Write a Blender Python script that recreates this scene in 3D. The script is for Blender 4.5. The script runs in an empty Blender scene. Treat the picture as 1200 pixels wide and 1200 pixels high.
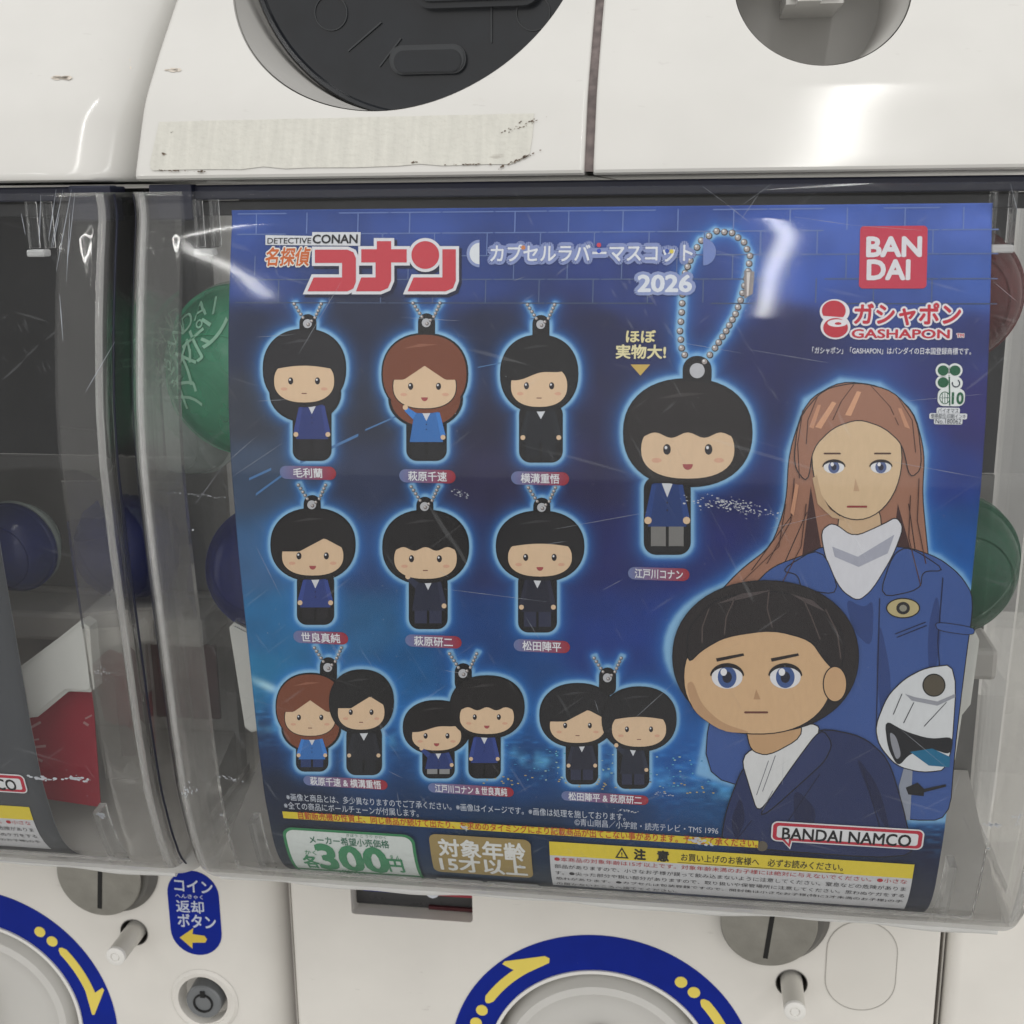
import bpy, bmesh, math, random
import numpy as np
from mathutils import Vector, Matrix
from mathutils.geometry import tessellate_polygon
random.seed(7); rng = np.random.default_rng(7)
SC = bpy.context.scene; COL = SC.collection

# ------------------------------------------------------------------ camera, light, exposure
F = 1454.14
CAM = np.array([.03172, -.38803, -.00599])
RT = np.array([.98954, .14389, -.01058]); UP = np.array([-.02536, .24564, .96903]); FW = np.array([-.14204, .95862, -.24671])
cd = bpy.data.cameras.new('camera'); cd.sensor_width = 36; cd.lens = 36*F/1200
cd.clip_start = .01; cd.clip_end = 60
cam = bpy.data.objects.new('camera', cd); COL.objects.link(cam)
m = Matrix.Identity(4)
for i in range(3):
    m[i][0] = RT[i]; m[i][1] = UP[i]; m[i][2] = -FW[i]; m[i][3] = CAM[i]
cam.matrix_world = m; SC.camera = cam
cd.dof.use_dof = True; cd.dof.focus_distance = .42; cd.dof.aperture_fstop = 30

W = bpy.data.worlds.new('World'); SC.world = W; W.use_nodes = True
nt = W.node_tree; bgn = nt.nodes['Background']
tc = nt.nodes.new('ShaderNodeTexCoord'); sx = nt.nodes.new('ShaderNodeSeparateXYZ'); mr = nt.nodes.new('ShaderNodeMapRange')
rp = nt.nodes.new('ShaderNodeValToRGB')
nt.links.new(tc.outputs['Generated'], sx.inputs[0]); nt.links.new(sx.outputs['Z'], mr.inputs[0])
mr.inputs[1].default_value = -1; mr.inputs[2].default_value = 1
nt.links.new(mr.outputs[0], rp.inputs[0]); nt.links.new(rp.outputs[0], bgn.inputs[0])
el = rp.color_ramp.elements
el[0].position = 0; el[0].color = (.76, .745, .715, 1)
el[1].position = 1; el[1].color = (.95, .95, .935, 1)
for ps_, v in ((.40, .78), (.56, .80), (.72, .86)):
    e = el.new(ps_); e.color = (v, v*.985, v*.96, 1)
bgn.inputs[1].default_value = 1.0

def tube_light(name, x, y0, y1, z, w, power):
    l = bpy.data.lights.new(name, 'AREA'); l.shape = 'RECTANGLE'; l.size = w; l.size_y = y1-y0; l.energy = power
    l.color = (1, .985, .955)
    o = bpy.data.objects.new(name, l); COL.objects.link(o); o.location = (x, (y0+y1)/2, z); return o
tube_light('fluorescent_tube_light', .272, -3.9, -.42, 1.6, .05, 12)
tube_light('fluorescent_tube_light', -1.45, -3.5, -1.7, 1.6, .045, 6)
tube_light('fluorescent_tube_light', 1.95, -4.0, -.6, 1.6, .05, 12)
SC.view_settings.view_transform = 'Standard'; SC.view_settings.look = 'None'
SC.view_settings.exposure = .29; SC.view_settings.gamma = 1
SC.cycles.max_bounces = 14; SC.cycles.transparent_max_bounces = 24; SC.cycles.transmission_bounces = 10

# ------------------------------------------------------------------ geometry of the place (metres)
def smooth_prof(pts):
    pts = sorted(pts); z = np.array([q[0] for q in pts]); y = np.array([q[1] for q in pts])
    zz = np.linspace(z[0]-.02, z[-1]+.02, 1600)
    s0 = (y[1]-y[0])/(z[1]-z[0]); s1 = (y[-1]-y[-2])/(z[-1]-z[-2])
    yy = np.interp(zz, z, y); yy = np.where(zz < z[0], y[0]+(zz-z[0])*s0, yy); yy = np.where(zz > z[-1], y[-1]+(zz-z[-1])*s1, yy)
    n = int(.0085/(zz[1]-zz[0])); k = np.hanning(2*n+1); k /= k.sum()
    ye = np.concatenate([np.full(n, yy[0]), yy, np.full(n, yy[-1])])
    return zz, np.convolve(ye, k, 'valid')
PZ, PY = smooth_prof([(.012, -.004), (.0, -.003), (-.009, 0), (-.0235, -.0045), (-.045, -.0102), (-.07, -.0148), (-.09, -.016), (-.12, -.0145),
                      (-.15, -.0118), (-.185, -.0088), (-.21, -.0056), (-.232, .0005), (-.240, .0045), (-.248, .011), (-.252, .017)])
HZ, HY = smooth_prof([(0, 0), (.0247, .0123), (.0419, .0275), (.0602, .0451), (.08, .066), (.10, .088), (.15, .15)])
def py(z): return np.interp(z, PZ, PY)
def hy(z): return np.interp(z, HZ, HY)
YP = .0932
XL, XR = -.1143, .1163; ZT, ZB = -.0094, -.2522
YS = np.linspace(-.06, .16, 1800)
def ray(x, y): return FW+(x-600)/F*RT-(y-600)/F*UP
def on_y(x, y, Y):
    d = ray(x, y); t = (Y-CAM[1])/d[1]; q = CAM+t*d; return q[0], q[2]
def on_prof(x, y, f, off=0.):
    d = ray(x, y); Y = YS; t = (Y-CAM[1])/d[1]; Z = CAM[2]+t*d[2]; X = CAM[0]+t*d[0]
    g = Y-(f(Z)+off); k = int(np.argmax(g > 0)); k = max(k, 1); w = g[k-1]/(g[k-1]-g[k]) if g[k] != g[k-1] else 0
    return float(X[k-1]+(X[k]-X[k-1])*w), float(Z[k-1]+(Z[k]-Z[k-1])*w)
def pp(x, y): return on_prof(x, y, py)
def proj(X, Y, Z):
    dx, dy, dz = X-CAM[0], Y-CAM[1], Z-CAM[2]
    w = dx*FW[0]+dy*FW[1]+dz*FW[2]
    return 600+F*(dx*RT[0]+dy*RT[1]+dz*RT[2])/w, 600-F*(dx*UP[0]+dy*UP[1]+dz*UP[2])/w

def lin(c): return tuple((v/255/12.92 if v/255 <= .04045 else ((v/255+.055)/1.055)**2.4) for v in c)

# ------------------------------------------------------------------ materials
def mat(name, col=(.8,.8,.8), rough=.4, metal=0, spec=.5, bump=0, bscale=200, var=0, vscale=30, coat=0, dirt=0, aniso=None):
    m = bpy.data.materials.new(name); m.use_nodes = True; n = m.node_tree; b = n.nodes['Principled BSDF']
    b.inputs['Roughness'].default_value = rough; b.inputs['Metallic'].default_value = metal
    b.inputs['Specular IOR Level'].default_value = spec; b.inputs['Coat Weight'].default_value = coat
    b.inputs['Base Color'].default_value = (*col, 1)
    t = n.nodes.new('ShaderNodeTexCoord')
    if var or dirt:
        nz = n.nodes.new('ShaderNodeTexNoise'); nz.inputs['Scale'].default_value = vscale; nz.inputs['Detail'].default_value = 6
        if aniso:
            mp = n.nodes.new('ShaderNodeMapping'); mp.inputs['Scale'].default_value = aniso; n.links.new(t.outputs['Object'], mp.inputs[0]); n.links.new(mp.outputs[0], nz.inputs[0])
        else: n.links.new(t.outputs['Object'], nz.inputs[0])
        r = n.nodes.new('ShaderNodeValToRGB'); e = r.color_ramp.elements
        e[0].position = .3; e[1].position = .7
        e[0].color = (*[c*(1-var) for c in col], 1); e[1].color = (*[min(1, c*(1+var*.5)) for c in col], 1)
        n.links.new(nz.outputs[0], r.inputs[0]); out = r.outputs[0]
        if dirt:
            n2 = n.nodes.new('ShaderNodeTexNoise'); n2.inputs['Scale'].default_value = 260; n2.inputs['Detail'].default_value = 8
            mp2 = n.nodes.new('ShaderNodeMapping'); mp2.inputs['Scale'].default_value = (.35, 1, 1); n.links.new(t.outputs['Object'], mp2.inputs[0]); n.links.new(mp2.outputs[0], n2.inputs[0])
            r2 = n.nodes.new('ShaderNodeValToRGB'); r2.color_ramp.elements[0].position = .70; r2.color_ramp.elements[1].position = .78
            n.links.new(n2.outputs[0], r2.inputs[0])
            ma = n.nodes.new('ShaderNodeMath'); ma.operation = 'MULTIPLY'; ma.inputs[1].default_value = dirt; n.links.new(r2.outputs[0], ma.inputs[0])
            mx = n.nodes.new('ShaderNodeMixRGB'); mx.inputs[2].default_value = (.22, .19, .16, 1); n.links.new(ma.outputs[0], mx.inputs[0]); n.links.new(out, mx.inputs[1]); out = mx.outputs[0]
        n.links.new(out, b.inputs['Base Color'])
        mr = n.nodes.new('ShaderNodeMapRange'); mr.inputs[3].default_value = rough*.8; mr.inputs[4].default_value = min(1, rough*1.35)
        n.links.new(nz.outputs[0], mr.inputs[0]); n.links.new(mr.outputs[0], b.inputs['Roughness'])
    if bump:
        nz = n.nodes.new('ShaderNodeTexNoise'); nz.inputs['Scale'].default_value = bscale; nz.inputs['Detail'].default_value = 3
        bp = n.nodes.new('ShaderNodeBump'); bp.inputs['Strength'].default_value = bump; bp.inputs['Distance'].default_value = .0006
        n.links.new(t.outputs['Object'], nz.inputs[0]); n.links.new(nz.outputs[0], bp.inputs['Height']); n.links.new(bp.outputs[0], b.inputs['Normal'])
    return m
M = {}
M['white'] = mat('white_plastic', (.60, .59, .565), .12, bump=.02, bscale=25, var=.03, vscale=40, dirt=.2)
M['panel'] = mat('panel_white_plastic', (.76, .735, .69), .35, bump=.05, bscale=60, var=.05, vscale=30, dirt=.25)
M['seam'] = mat('seam_dirt', (.17, .14, .135), .8, var=.4, vscale=300)  # dark mottled brown for the strips in the panel gaps
M['well'] = mat('well_grey_plastic', (.50, .49, .47), .4, var=.05)
M['flap'] = mat('dark_smoked_plastic', (.008, .010, .014), .2, bump=.15, bscale=40, var=.3, vscale=60)
M['flap_rim'] = mat('grey_smoked_edge', (.030, .033, .037), .3)  # lighter grey painted in as the highlight on moulded flap edges
M['strip'] = mat('worn_paper_strip', (.57, .56, .51), .7, bump=.6, bscale=500, var=.09, vscale=420, dirt=.4, aniso=(1, .1, .14))
M['dirt'] = mat('brown_grime', (.16, .12, .09), .9, var=.5, vscale=700)
M['navy'] = mat('navy_frame', (.006, .008, .026), .5, var=.3)
M['dark'] = mat('dark_interior', (.022, .022, .024), .5, var=.5, vscale=25)
M['greyin'] = mat('grey_interior', (.17, .165, .155), .45, var=.3, vscale=20, bump=.2, bscale=15)
M['ledge'] = mat('beige_ledge', (.42, .40, .37), .5, var=.15)
M['bracket'] = mat('white_bracket', (.68, .68, .64), .45, var=.08)
M['maroon'] = mat('maroon_panel', (.07, .012, .016), .4, var=.3)
M['red'] = mat('red_card', (.36, .03, .05), .35, var=.15)
M['redtext'] = mat('pink_card_print', (.55, .33, .33), .5)
M['blue'] = mat('royal_blue_sticker', (.002, .017, .27), .5, spec=.2, bump=.1, bscale=120, var=.12, vscale=80)
M['yellow'] = mat('yellow_print', (.82, .66, .12), .45, var=.06)
M['wprint'] = mat('white_print', (.68, .71, .78), .45)
M['metal'] = mat('brushed_steel', (.37, .36, .33), .38, metal=1, bump=.3, bscale=300, var=.12, vscale=100)
M['metal2'] = mat('steel_side', (.20, .195, .185), .4, metal=.8, var=.2)
M['black'] = mat('black_slot', (.004, .004, .004), .6)
M['lockgrey'] = mat('grey_lock', (.20, .21, .22), .3, metal=.3, var=.1)
M['pin'] = mat('ivory_pin', (.62, .60, .55), .4, var=.05)
M['pintip'] = mat('white_pin_tip', (.80, .79, .76), .35)
M['emboss'] = mat('grey_groove', (.43, .41, .38), .5)
def capsule_mat(name, col, alpha):
    m = bpy.data.materials.new(name); m.use_nodes = True; n = m.node_tree; n.nodes.clear()
    o = n.nodes.new('ShaderNodeOutputMaterial'); b = n.nodes.new('ShaderNodeBsdfPrincipled'); t = n.nodes.new('ShaderNodeBsdfTransparent'); x = n.nodes.new('ShaderNodeMixShader')
    b.inputs['Base Color'].default_value = (*col, 1); b.inputs['Roughness'].default_value = .18
    t.inputs[0].default_value = (*[min(1, .35+c) for c in col], 1)
    tc = n.nodes.new('ShaderNodeTexCoord'); nz = n.nodes.new('ShaderNodeTexNoise'); nz.inputs['Scale'].default_value = 45; nz.inputs['Detail'].default_value = 4
    mr = n.nodes.new('ShaderNodeMapRange'); mr.inputs[1].default_value = .3; mr.inputs[2].default_value = .7; mr.inputs[3].default_value = alpha-.15; mr.inputs[4].default_value = alpha+.12
    n.links.new(tc.outputs['Object'], nz.inputs[0]); n.links.new(nz.outputs[0], mr.inputs[0]); n.links.new(mr.outputs[0], x.inputs[0])
    bp = n.nodes.new('ShaderNodeBump'); bp.inputs['Strength'].default_value = .35; bp.inputs['Distance'].default_value = .001; n.links.new(nz.outputs[0], bp.inputs['Height']); n.links.new(bp.outputs[0], b.inputs['Normal'])
    n.links.new(t.outputs[0], x.inputs[1]); n.links.new(b.outputs[0], x.inputs[2]); n.links.new(x.outputs[0], o.inputs[0]); return m
M['cap_green'] = capsule_mat('green_translucent', (.05, .36, .19), .56)
M['cap_clear'] = capsule_mat('cloudy_clear_plastic', (.55, .60, .56), .55)
M['cap_blue'] = capsule_mat('blue_translucent', (.015, .03, .22), .45)
M['cap_red'] = capsule_mat('red_translucent', (.16, .012, .012), .5)

def clear_mat(name, scratch=True, haze=.007, ior=1.31, tint=(.97, .975, .98)):
    m = bpy.data.materials.new(name); m.use_nodes = True; n = m.node_tree; n.nodes.clear(); L = n.links.new
    N = n.nodes.new
    o = N('ShaderNodeOutputMaterial'); tr = N('ShaderNodeBsdfTransparent'); tr.inputs[0].default_value = (*tint, 1)
    gl = N('ShaderNodeBsdfGlossy'); gl.inputs['Roughness'].default_value = .055
    fr = N('ShaderNodeFresnel'); fr.inputs[0].default_value = ior
    geo = N('ShaderNodeNewGeometry'); io = N('ShaderNodeMapRange'); io.inputs[3].default_value = ior; io.inputs[4].default_value = 1/ior; L(geo.outputs['Backfacing'], io.inputs[0]); L(io.outputs[0], fr.inputs[0])
    mx = N('ShaderNodeMixShader'); L(fr.outputs[0], mx.inputs[0]); L(tr.outputs[0], mx.inputs[1]); L(gl.outputs[0], mx.inputs[2])
    tc = N('ShaderNodeTexCoord')
    # long gentle waviness of the moulded sheet
    nz = N('ShaderNodeTexNoise'); nz.inputs['Scale'].default_value = 14; nz.inputs['Detail'].default_value = 2
    bp = N('ShaderNodeBump'); bp.inputs['Strength'].default_value = .10; bp.inputs['Distance'].default_value = .002
    L(tc.outputs['Object'], nz.inputs[0]); L(nz.outputs[0], bp.inputs['Height']); L(bp.outputs[0], gl.inputs['Normal'])
    df = N('ShaderNodeBsdfDiffuse'); df.inputs[0].default_value = (.75, .77, .80, 1)
    last = mx.outputs[0]
    def layer(fac_socket, shader_in):
        x = N('ShaderNodeMixShader'); L(fac_socket, x.inputs[0]); L(shader_in, x.inputs[1]); L(df.outputs[0], x.inputs[2]); return x.outputs[0]
    # cloudy haze
    hz = N('ShaderNodeTexNoise'); hz.inputs['Scale'].default_value = 9; hz.inputs['Detail'].default_value = 5
    mph = N('ShaderNodeMapping'); mph.inputs['Scale'].default_value = (1, 1, .35); L(tc.outputs['Object'], mph.inputs[0]); L(mph.outputs[0], hz.inputs[0])
    mr = N('ShaderNodeMapRange'); mr.inputs[1].default_value = .35; mr.inputs[2].default_value = .75; mr.inputs[3].default_value = haze*.3; mr.inputs[4].default_value = haze*2
    L(hz.outputs[0], mr.inputs[0]); last = layer(mr.outputs[0], last)
    if scratch:
        for rot, sc, lo, hi, amt in ((.5, (900, 900, 9), .72, .80, .05), (-.9, (800, 800, 7), .73, .80, .05), (1.3, (700, 700, 12), .73, .80, .05)):
            r0 = N('ShaderNodeMapping'); r0.inputs['Rotation'].default_value = (0, rot, 0); L(tc.outputs['Object'], r0.inputs[0])
            r1 = N('ShaderNodeMapping'); r1.inputs['Scale'].default_value = tuple(v*.6 for v in sc); L(r0.outputs[0], r1.inputs[0])
            s = N('ShaderNodeTexNoise'); s.inputs['Scale'].default_value = 1; s.inputs['Detail'].default_value = 1; L(r1.outputs[0], s.inputs[0])
            c = N('ShaderNodeMapRange'); c.inputs[1].default_value = lo; c.inputs[2].default_value = hi; c.inputs[3].default_value = 0; c.inputs[4].default_value = amt; L(s.outputs[0], c.inputs[0])
            last = layer(c.outputs[0], last)
    L(last, o.inputs[0]); return m
M['clear'] = clear_mat('clear_case_plastic')
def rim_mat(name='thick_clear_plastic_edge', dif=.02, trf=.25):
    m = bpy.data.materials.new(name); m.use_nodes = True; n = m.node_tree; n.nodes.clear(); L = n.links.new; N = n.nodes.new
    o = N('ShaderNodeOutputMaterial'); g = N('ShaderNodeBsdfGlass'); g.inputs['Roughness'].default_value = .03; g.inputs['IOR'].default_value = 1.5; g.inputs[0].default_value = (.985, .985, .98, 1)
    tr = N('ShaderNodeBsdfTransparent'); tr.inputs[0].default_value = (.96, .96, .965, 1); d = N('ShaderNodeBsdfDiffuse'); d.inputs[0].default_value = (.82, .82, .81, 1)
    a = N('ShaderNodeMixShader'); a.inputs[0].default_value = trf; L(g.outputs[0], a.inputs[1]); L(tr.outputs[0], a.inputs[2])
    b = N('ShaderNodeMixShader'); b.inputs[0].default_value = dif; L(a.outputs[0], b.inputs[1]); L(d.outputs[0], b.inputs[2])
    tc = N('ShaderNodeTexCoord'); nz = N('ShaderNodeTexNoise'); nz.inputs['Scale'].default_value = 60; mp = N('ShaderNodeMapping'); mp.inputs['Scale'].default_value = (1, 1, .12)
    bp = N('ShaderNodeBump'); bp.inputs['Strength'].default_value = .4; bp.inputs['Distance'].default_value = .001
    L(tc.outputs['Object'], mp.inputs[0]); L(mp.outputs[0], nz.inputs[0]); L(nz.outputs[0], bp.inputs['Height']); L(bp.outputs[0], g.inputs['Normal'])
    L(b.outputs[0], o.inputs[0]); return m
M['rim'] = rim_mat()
M['lipbead'] = rim_mat('bright_lip_plastic', .62, .5)  # pale diffuse share stands in for a highlight along the lip
M['bead'] = rim_mat('milky_edge_plastic', .28, .5)  # pale diffuse share stands in for a reflected streak on the corners
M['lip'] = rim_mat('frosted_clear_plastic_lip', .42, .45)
def print_mat():
    m = bpy.data.materials.new('printed_paper'); m.use_nodes = True; n = m.node_tree; b = n.nodes['Principled BSDF']
    a = n.nodes.new('ShaderNodeVertexColor'); a.layer_name = 'ink'
    t = n.nodes.new('ShaderNodeTexCoord'); z = n.nodes.new('ShaderNodeTexNoise'); z.inputs['Scale'].default_value = 900; z.inputs['Detail'].default_value = 2
    mp = n.nodes.new('ShaderNodeMapping'); mp.inputs['Scale'].default_value = (1, 1, .25)
    n.links.new(t.outputs['Object'], mp.inputs[0]); n.links.new(mp.outputs[0], z.inputs[0])
    r = n.nodes.new('ShaderNodeMapRange'); r.inputs[3].default_value = .78; r.inputs[4].default_value = .88; n.links.new(z.outputs[0], r.inputs[0])
    mx = n.nodes.new('ShaderNodeVectorMath'); mx.operation = 'SCALE'; n.links.new(a.outputs[0], mx.inputs[0]); n.links.new(r.outputs[0], mx.inputs['Scale'])
    n.links.new(mx.outputs[0], b.inputs['Base Color'])
    b.inputs['Roughness'].default_value = .42; b.inputs['Specular IOR Level'].default_value = .14
    return m
M['print'] = print_mat()

# ------------------------------------------------------------------ object helpers
def thing(name, label, cat, loc, group=None):
    o = bpy.data.objects.new(name, None); COL.objects.link(o); o.location = loc; o['label'] = label; o['category'] = cat
    o.empty_display_size = .02
    if group: o['group'] = group
    return o
def origin(par):
    v = Vector((0, 0, 0))
    while par is not None: v += par.location; par = par.parent
    return v
def link(name, me, mt, parent=None, label=None, smooth=False):
    o = bpy.data.objects.new(name, me); COL.objects.link(o)
    if mt is not None and not me.materials: me.materials.append(mt)
    if parent is not None:
        me.transform(Matrix.Translation(-origin(parent))); o.parent = parent
    if smooth:
        for p in me.polygons: p.use_smooth = True
    if label: o['label'] = label
    return o
def from_bm(name, bm, mt, parent=None, label=None, smooth=False):
    me = bpy.data.meshes.new(name); bm.normal_update(); bm.to_mesh(me); bm.free(); return link(name, me, mt, parent, label, smooth)
def box_bm(bm, x0, x1, y0, y1, z0, z1, bev=0, seg=2):
    v = [bm.verts.new(c) for c in ((x0,y0,z0),(x1,y0,z0),(x1,y1,z0),(x0,y1,z0),(x0,y0,z1),(x1,y0,z1),(x1,y1,z1),(x0,y1,z1))]
    fs = [bm.faces.new([v[i] for i in f]) for f in ((3,2,1,0),(4,5,6,7),(0,1,5,4),(1,2,6,5),(2,3,7,6),(3,0,4,7))]
    if bev:
        es = list({e for f in fs for e in f.edges}); bmesh.ops.bevel(bm, geom=es, offset=bev, segments=seg, affect='EDGES', profile=.5)
def box(name, x0, x1, y0, y1, z0, z1, mt, parent, bev=.001, label=None):
    bm = bmesh.new(); box_bm(bm, min(x0,x1), max(x0,x1), min(y0,y1), max(y0,y1), min(z0,z1), max(z0,z1), bev); return from_bm(name, bm, mt, parent, label)
def prism(name, pts, y0, y1, mt, parent, bev=0, label=None, warp=None):
    """outline in X,Z pushed through Y"""
    bm = bmesh.new(); f = bm.faces.new([bm.verts.new((x, y0, z)) for x, z in pts])
    r = bmesh.ops.extrude_face_region(bm, geom=[f]); bmesh.ops.translate(bm, verts=[v for v in r['geom'] if isinstance(v, bmesh.types.BMVert)], vec=(0, y1-y0, 0))
    bmesh.ops.recalc_face_normals(bm, faces=bm.faces)
    if bev:
        es = [e for e in bm.edges if abs(e.verts[0].co.y-e.verts[1].co.y) < 1e-6 and min(e.verts[0].co.y, e.verts[1].co.y) < min(y0, y1)+1e-5]
        bmesh.ops.bevel(bm, geom=es, offset=bev, segments=2, affect='EDGES')
    if warp:
        for v in bm.verts: v.co.y += warp(v.co.x, v.co.z)
    return from_bm(name, bm, mt, parent, label)
def lathe(name, cx, cz, prof, mt, parent, seg=96, label=None, tilt=None, closed=False):
    """profile of (radius, y) spun round the Y axis through cx, cz"""
    bm = bmesh.new(); rings = []
    for r, y in prof:
        if r < 1e-6: rings.append([bm.verts.new((cx, y, cz))])
        else: rings.append([bm.verts.new((cx+r*math.cos(2*math.pi*i/seg), y, cz+r*math.sin(2*math.pi*i/seg))) for i in range(seg)])
    pairs = list(zip(rings, rings[1:]))+([(rings[-1], rings[0])] if closed else [])
    for a, b in pairs:
        for i in range(seg):
            j = (i+1) % seg
            if len(a) == 1 and len(b) == 1: continue
            if len(a) == 1: bm.faces.new((a[0], b[j], b[i]))
            elif len(b) == 1: bm.faces.new((a[i], a[j], b[0]))
            else: bm.faces.new((a[i], a[j], b[j], b[i]))
    bmesh.ops.recalc_face_normals(bm, faces=bm.faces)
    if tilt: bmesh.ops.transform(bm, matrix=tilt, verts=bm.verts)
    o = from_bm(name, bm, mt, parent, label, smooth=True)
    o.data.set_sharp_from_angle(angle=math.radians(35)); return o
def ell(cx, cy, rx, ry=None, n=40, a0=0, a1=360, pw=1.):
    ry = rx if ry is None else ry; out = []
    k = n if a1-a0 >= 360 else n+1
    for i in range(k):
        a = math.radians(a0+(a1-a0)*i/n); c, s = math.cos(a), math.sin(a)
        out.append((cx+rx*math.copysign(abs(c)**pw, c), cy+ry*math.copysign(abs(s)**pw, s)))
    return out
def rrect(x0, y0, x1, y1, r, n=6):
    x0, x1 = min(x0, x1), max(x0, x1); y0, y1 = min(y0, y1), max(y0, y1); r = min(r, (x1-x0)/2, (y1-y0)/2); o = []
    for cx, cy, a in ((x1-r, y1-r, 0), (x0+r, y1-r, 90), (x0+r, y0+r, 180), (x1-r, y0+r, 270)):
        for i in range(n+1):
            t = math.radians(a+90*i/n); o.append((cx+r*math.cos(t), cy+r*math.sin(t)))
    return o
def offset_poly(pts, d):
    n = len(pts); A = sum(pts[i][0]*pts[(i+1)%n][1]-pts[(i+1)%n][0]*pts[i][1] for i in range(n)); s = 1 if A > 0 else -1; o = []
    for i in range(n):
        p0, p1, p2 = pts[i-1], pts[i], pts[(i+1)%n]
        a = Vector((p1[0]-p0[0], p1[1]-p0[1])).normalized(); b = Vector((p2[0]-p1[0], p2[1]-p1[1])).normalized()
        na = Vector((a.y, -a.x))*s; nb = Vector((b.y, -b.x))*s; q = na+nb
        q = q/(max(.35, q.dot(q)/2)) if q.length > 1e-6 else na
        o.append((p1[0]+q.x*d, p1[1]+q.y*d))
    return o
def boolean(obj, cutters):
    for c in cutters:
        md = obj.modifiers.new('cut', 'BOOLEAN'); md.object = c; md.operation = 'DIFFERENCE'; md.solver = 'EXACT'
    bpy.context.view_layer.update()
    dg = bpy.context.evaluated_depsgraph_get(); me = bpy.data.meshes.new_from_object(obj.evaluated_get(dg))
    obj.modifiers.clear(); obj.data = me
    for c in cutters: bpy.data.objects.remove(c)
    me.set_sharp_from_angle(angle=math.radians(30))
    for p in me.polygons: p.use_smooth = True
def cyl_cutter(cx, cz, r, y0, y1, seg=128, mt=None):
    bm = bmesh.new(); pts = ell(cx, cz, r, n=seg); f = bm.faces.new([bm.verts.new((x, y0, z)) for x, z in pts])
    q = bmesh.ops.extrude_face_region(bm, geom=[f]); bmesh.ops.translate(bm, verts=[v for v in q['geom'] if isinstance(v, bmesh.types.BMVert)], vec=(0, y1-y0, 0))
    bmesh.ops.recalc_face_normals(bm, faces=bm.faces); return from_bm('cutter', bm, mt)
def poly_cutter(pts, y0, y1, mt=None):
    bm = bmesh.new(); f = bm.faces.new([bm.verts.new((x, y0, z)) for x, z in pts])
    q = bmesh.ops.extrude_face_region(bm, geom=[f]); bmesh.ops.translate(bm, verts=[v for v in q['geom'] if isinstance(v, bmesh.types.BMVert)], vec=(0, y1-y0, 0))
    bmesh.ops.recalc_face_normals(bm, faces=bm.faces); return from_bm('cutter', bm, mt)
def slab(name, x0, x1, zs, yf, yback, rl, rr, mt, parent, label=None, nx=2):
    """upright moulded piece: front follows yf(z); left and right vertical corners rounded by rl, rr"""
    xs = []
    def arc(r, c, s):
        return [(c+s*r*math.sin(a), r-r*math.cos(a)) for a in np.linspace(0, math.pi/2, 13)]
    left = [(x, d) for x, d in reversed(arc(rl, x0+rl, -1))]; right = arc(rr, x1-rr, 1)
    row = left+[(x0+rl+(x1-rr-x0-rl)*t, 0) for t in np.linspace(0, 1, nx+2)[1:-1]]+right
    bm = bmesh.new(); rows = []
    for z, extra in zs:
        y0 = float(yf(z))+extra
        rows.append([bm.verts.new((x, y0+d, z)) for x, d in row]+[bm.verts.new((x1, yback, z)), bm.verts.new((x0, yback, z))])
    n = len(rows[0])
    for a, b in zip(rows, rows[1:]):
        for i in range(n): bm.faces.new((a[i], a[(i+1)%n], b[(i+1)%n], b[i]))
    bm.faces.new(rows[0][::-1]); bm.faces.new(rows[-1])
    bmesh.ops.recalc_face_normals(bm, faces=bm.faces)
    o = from_bm(name, bm, mt, parent, label, smooth=True); o.data.set_sharp_from_angle(angle=math.radians(40)); return o

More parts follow.
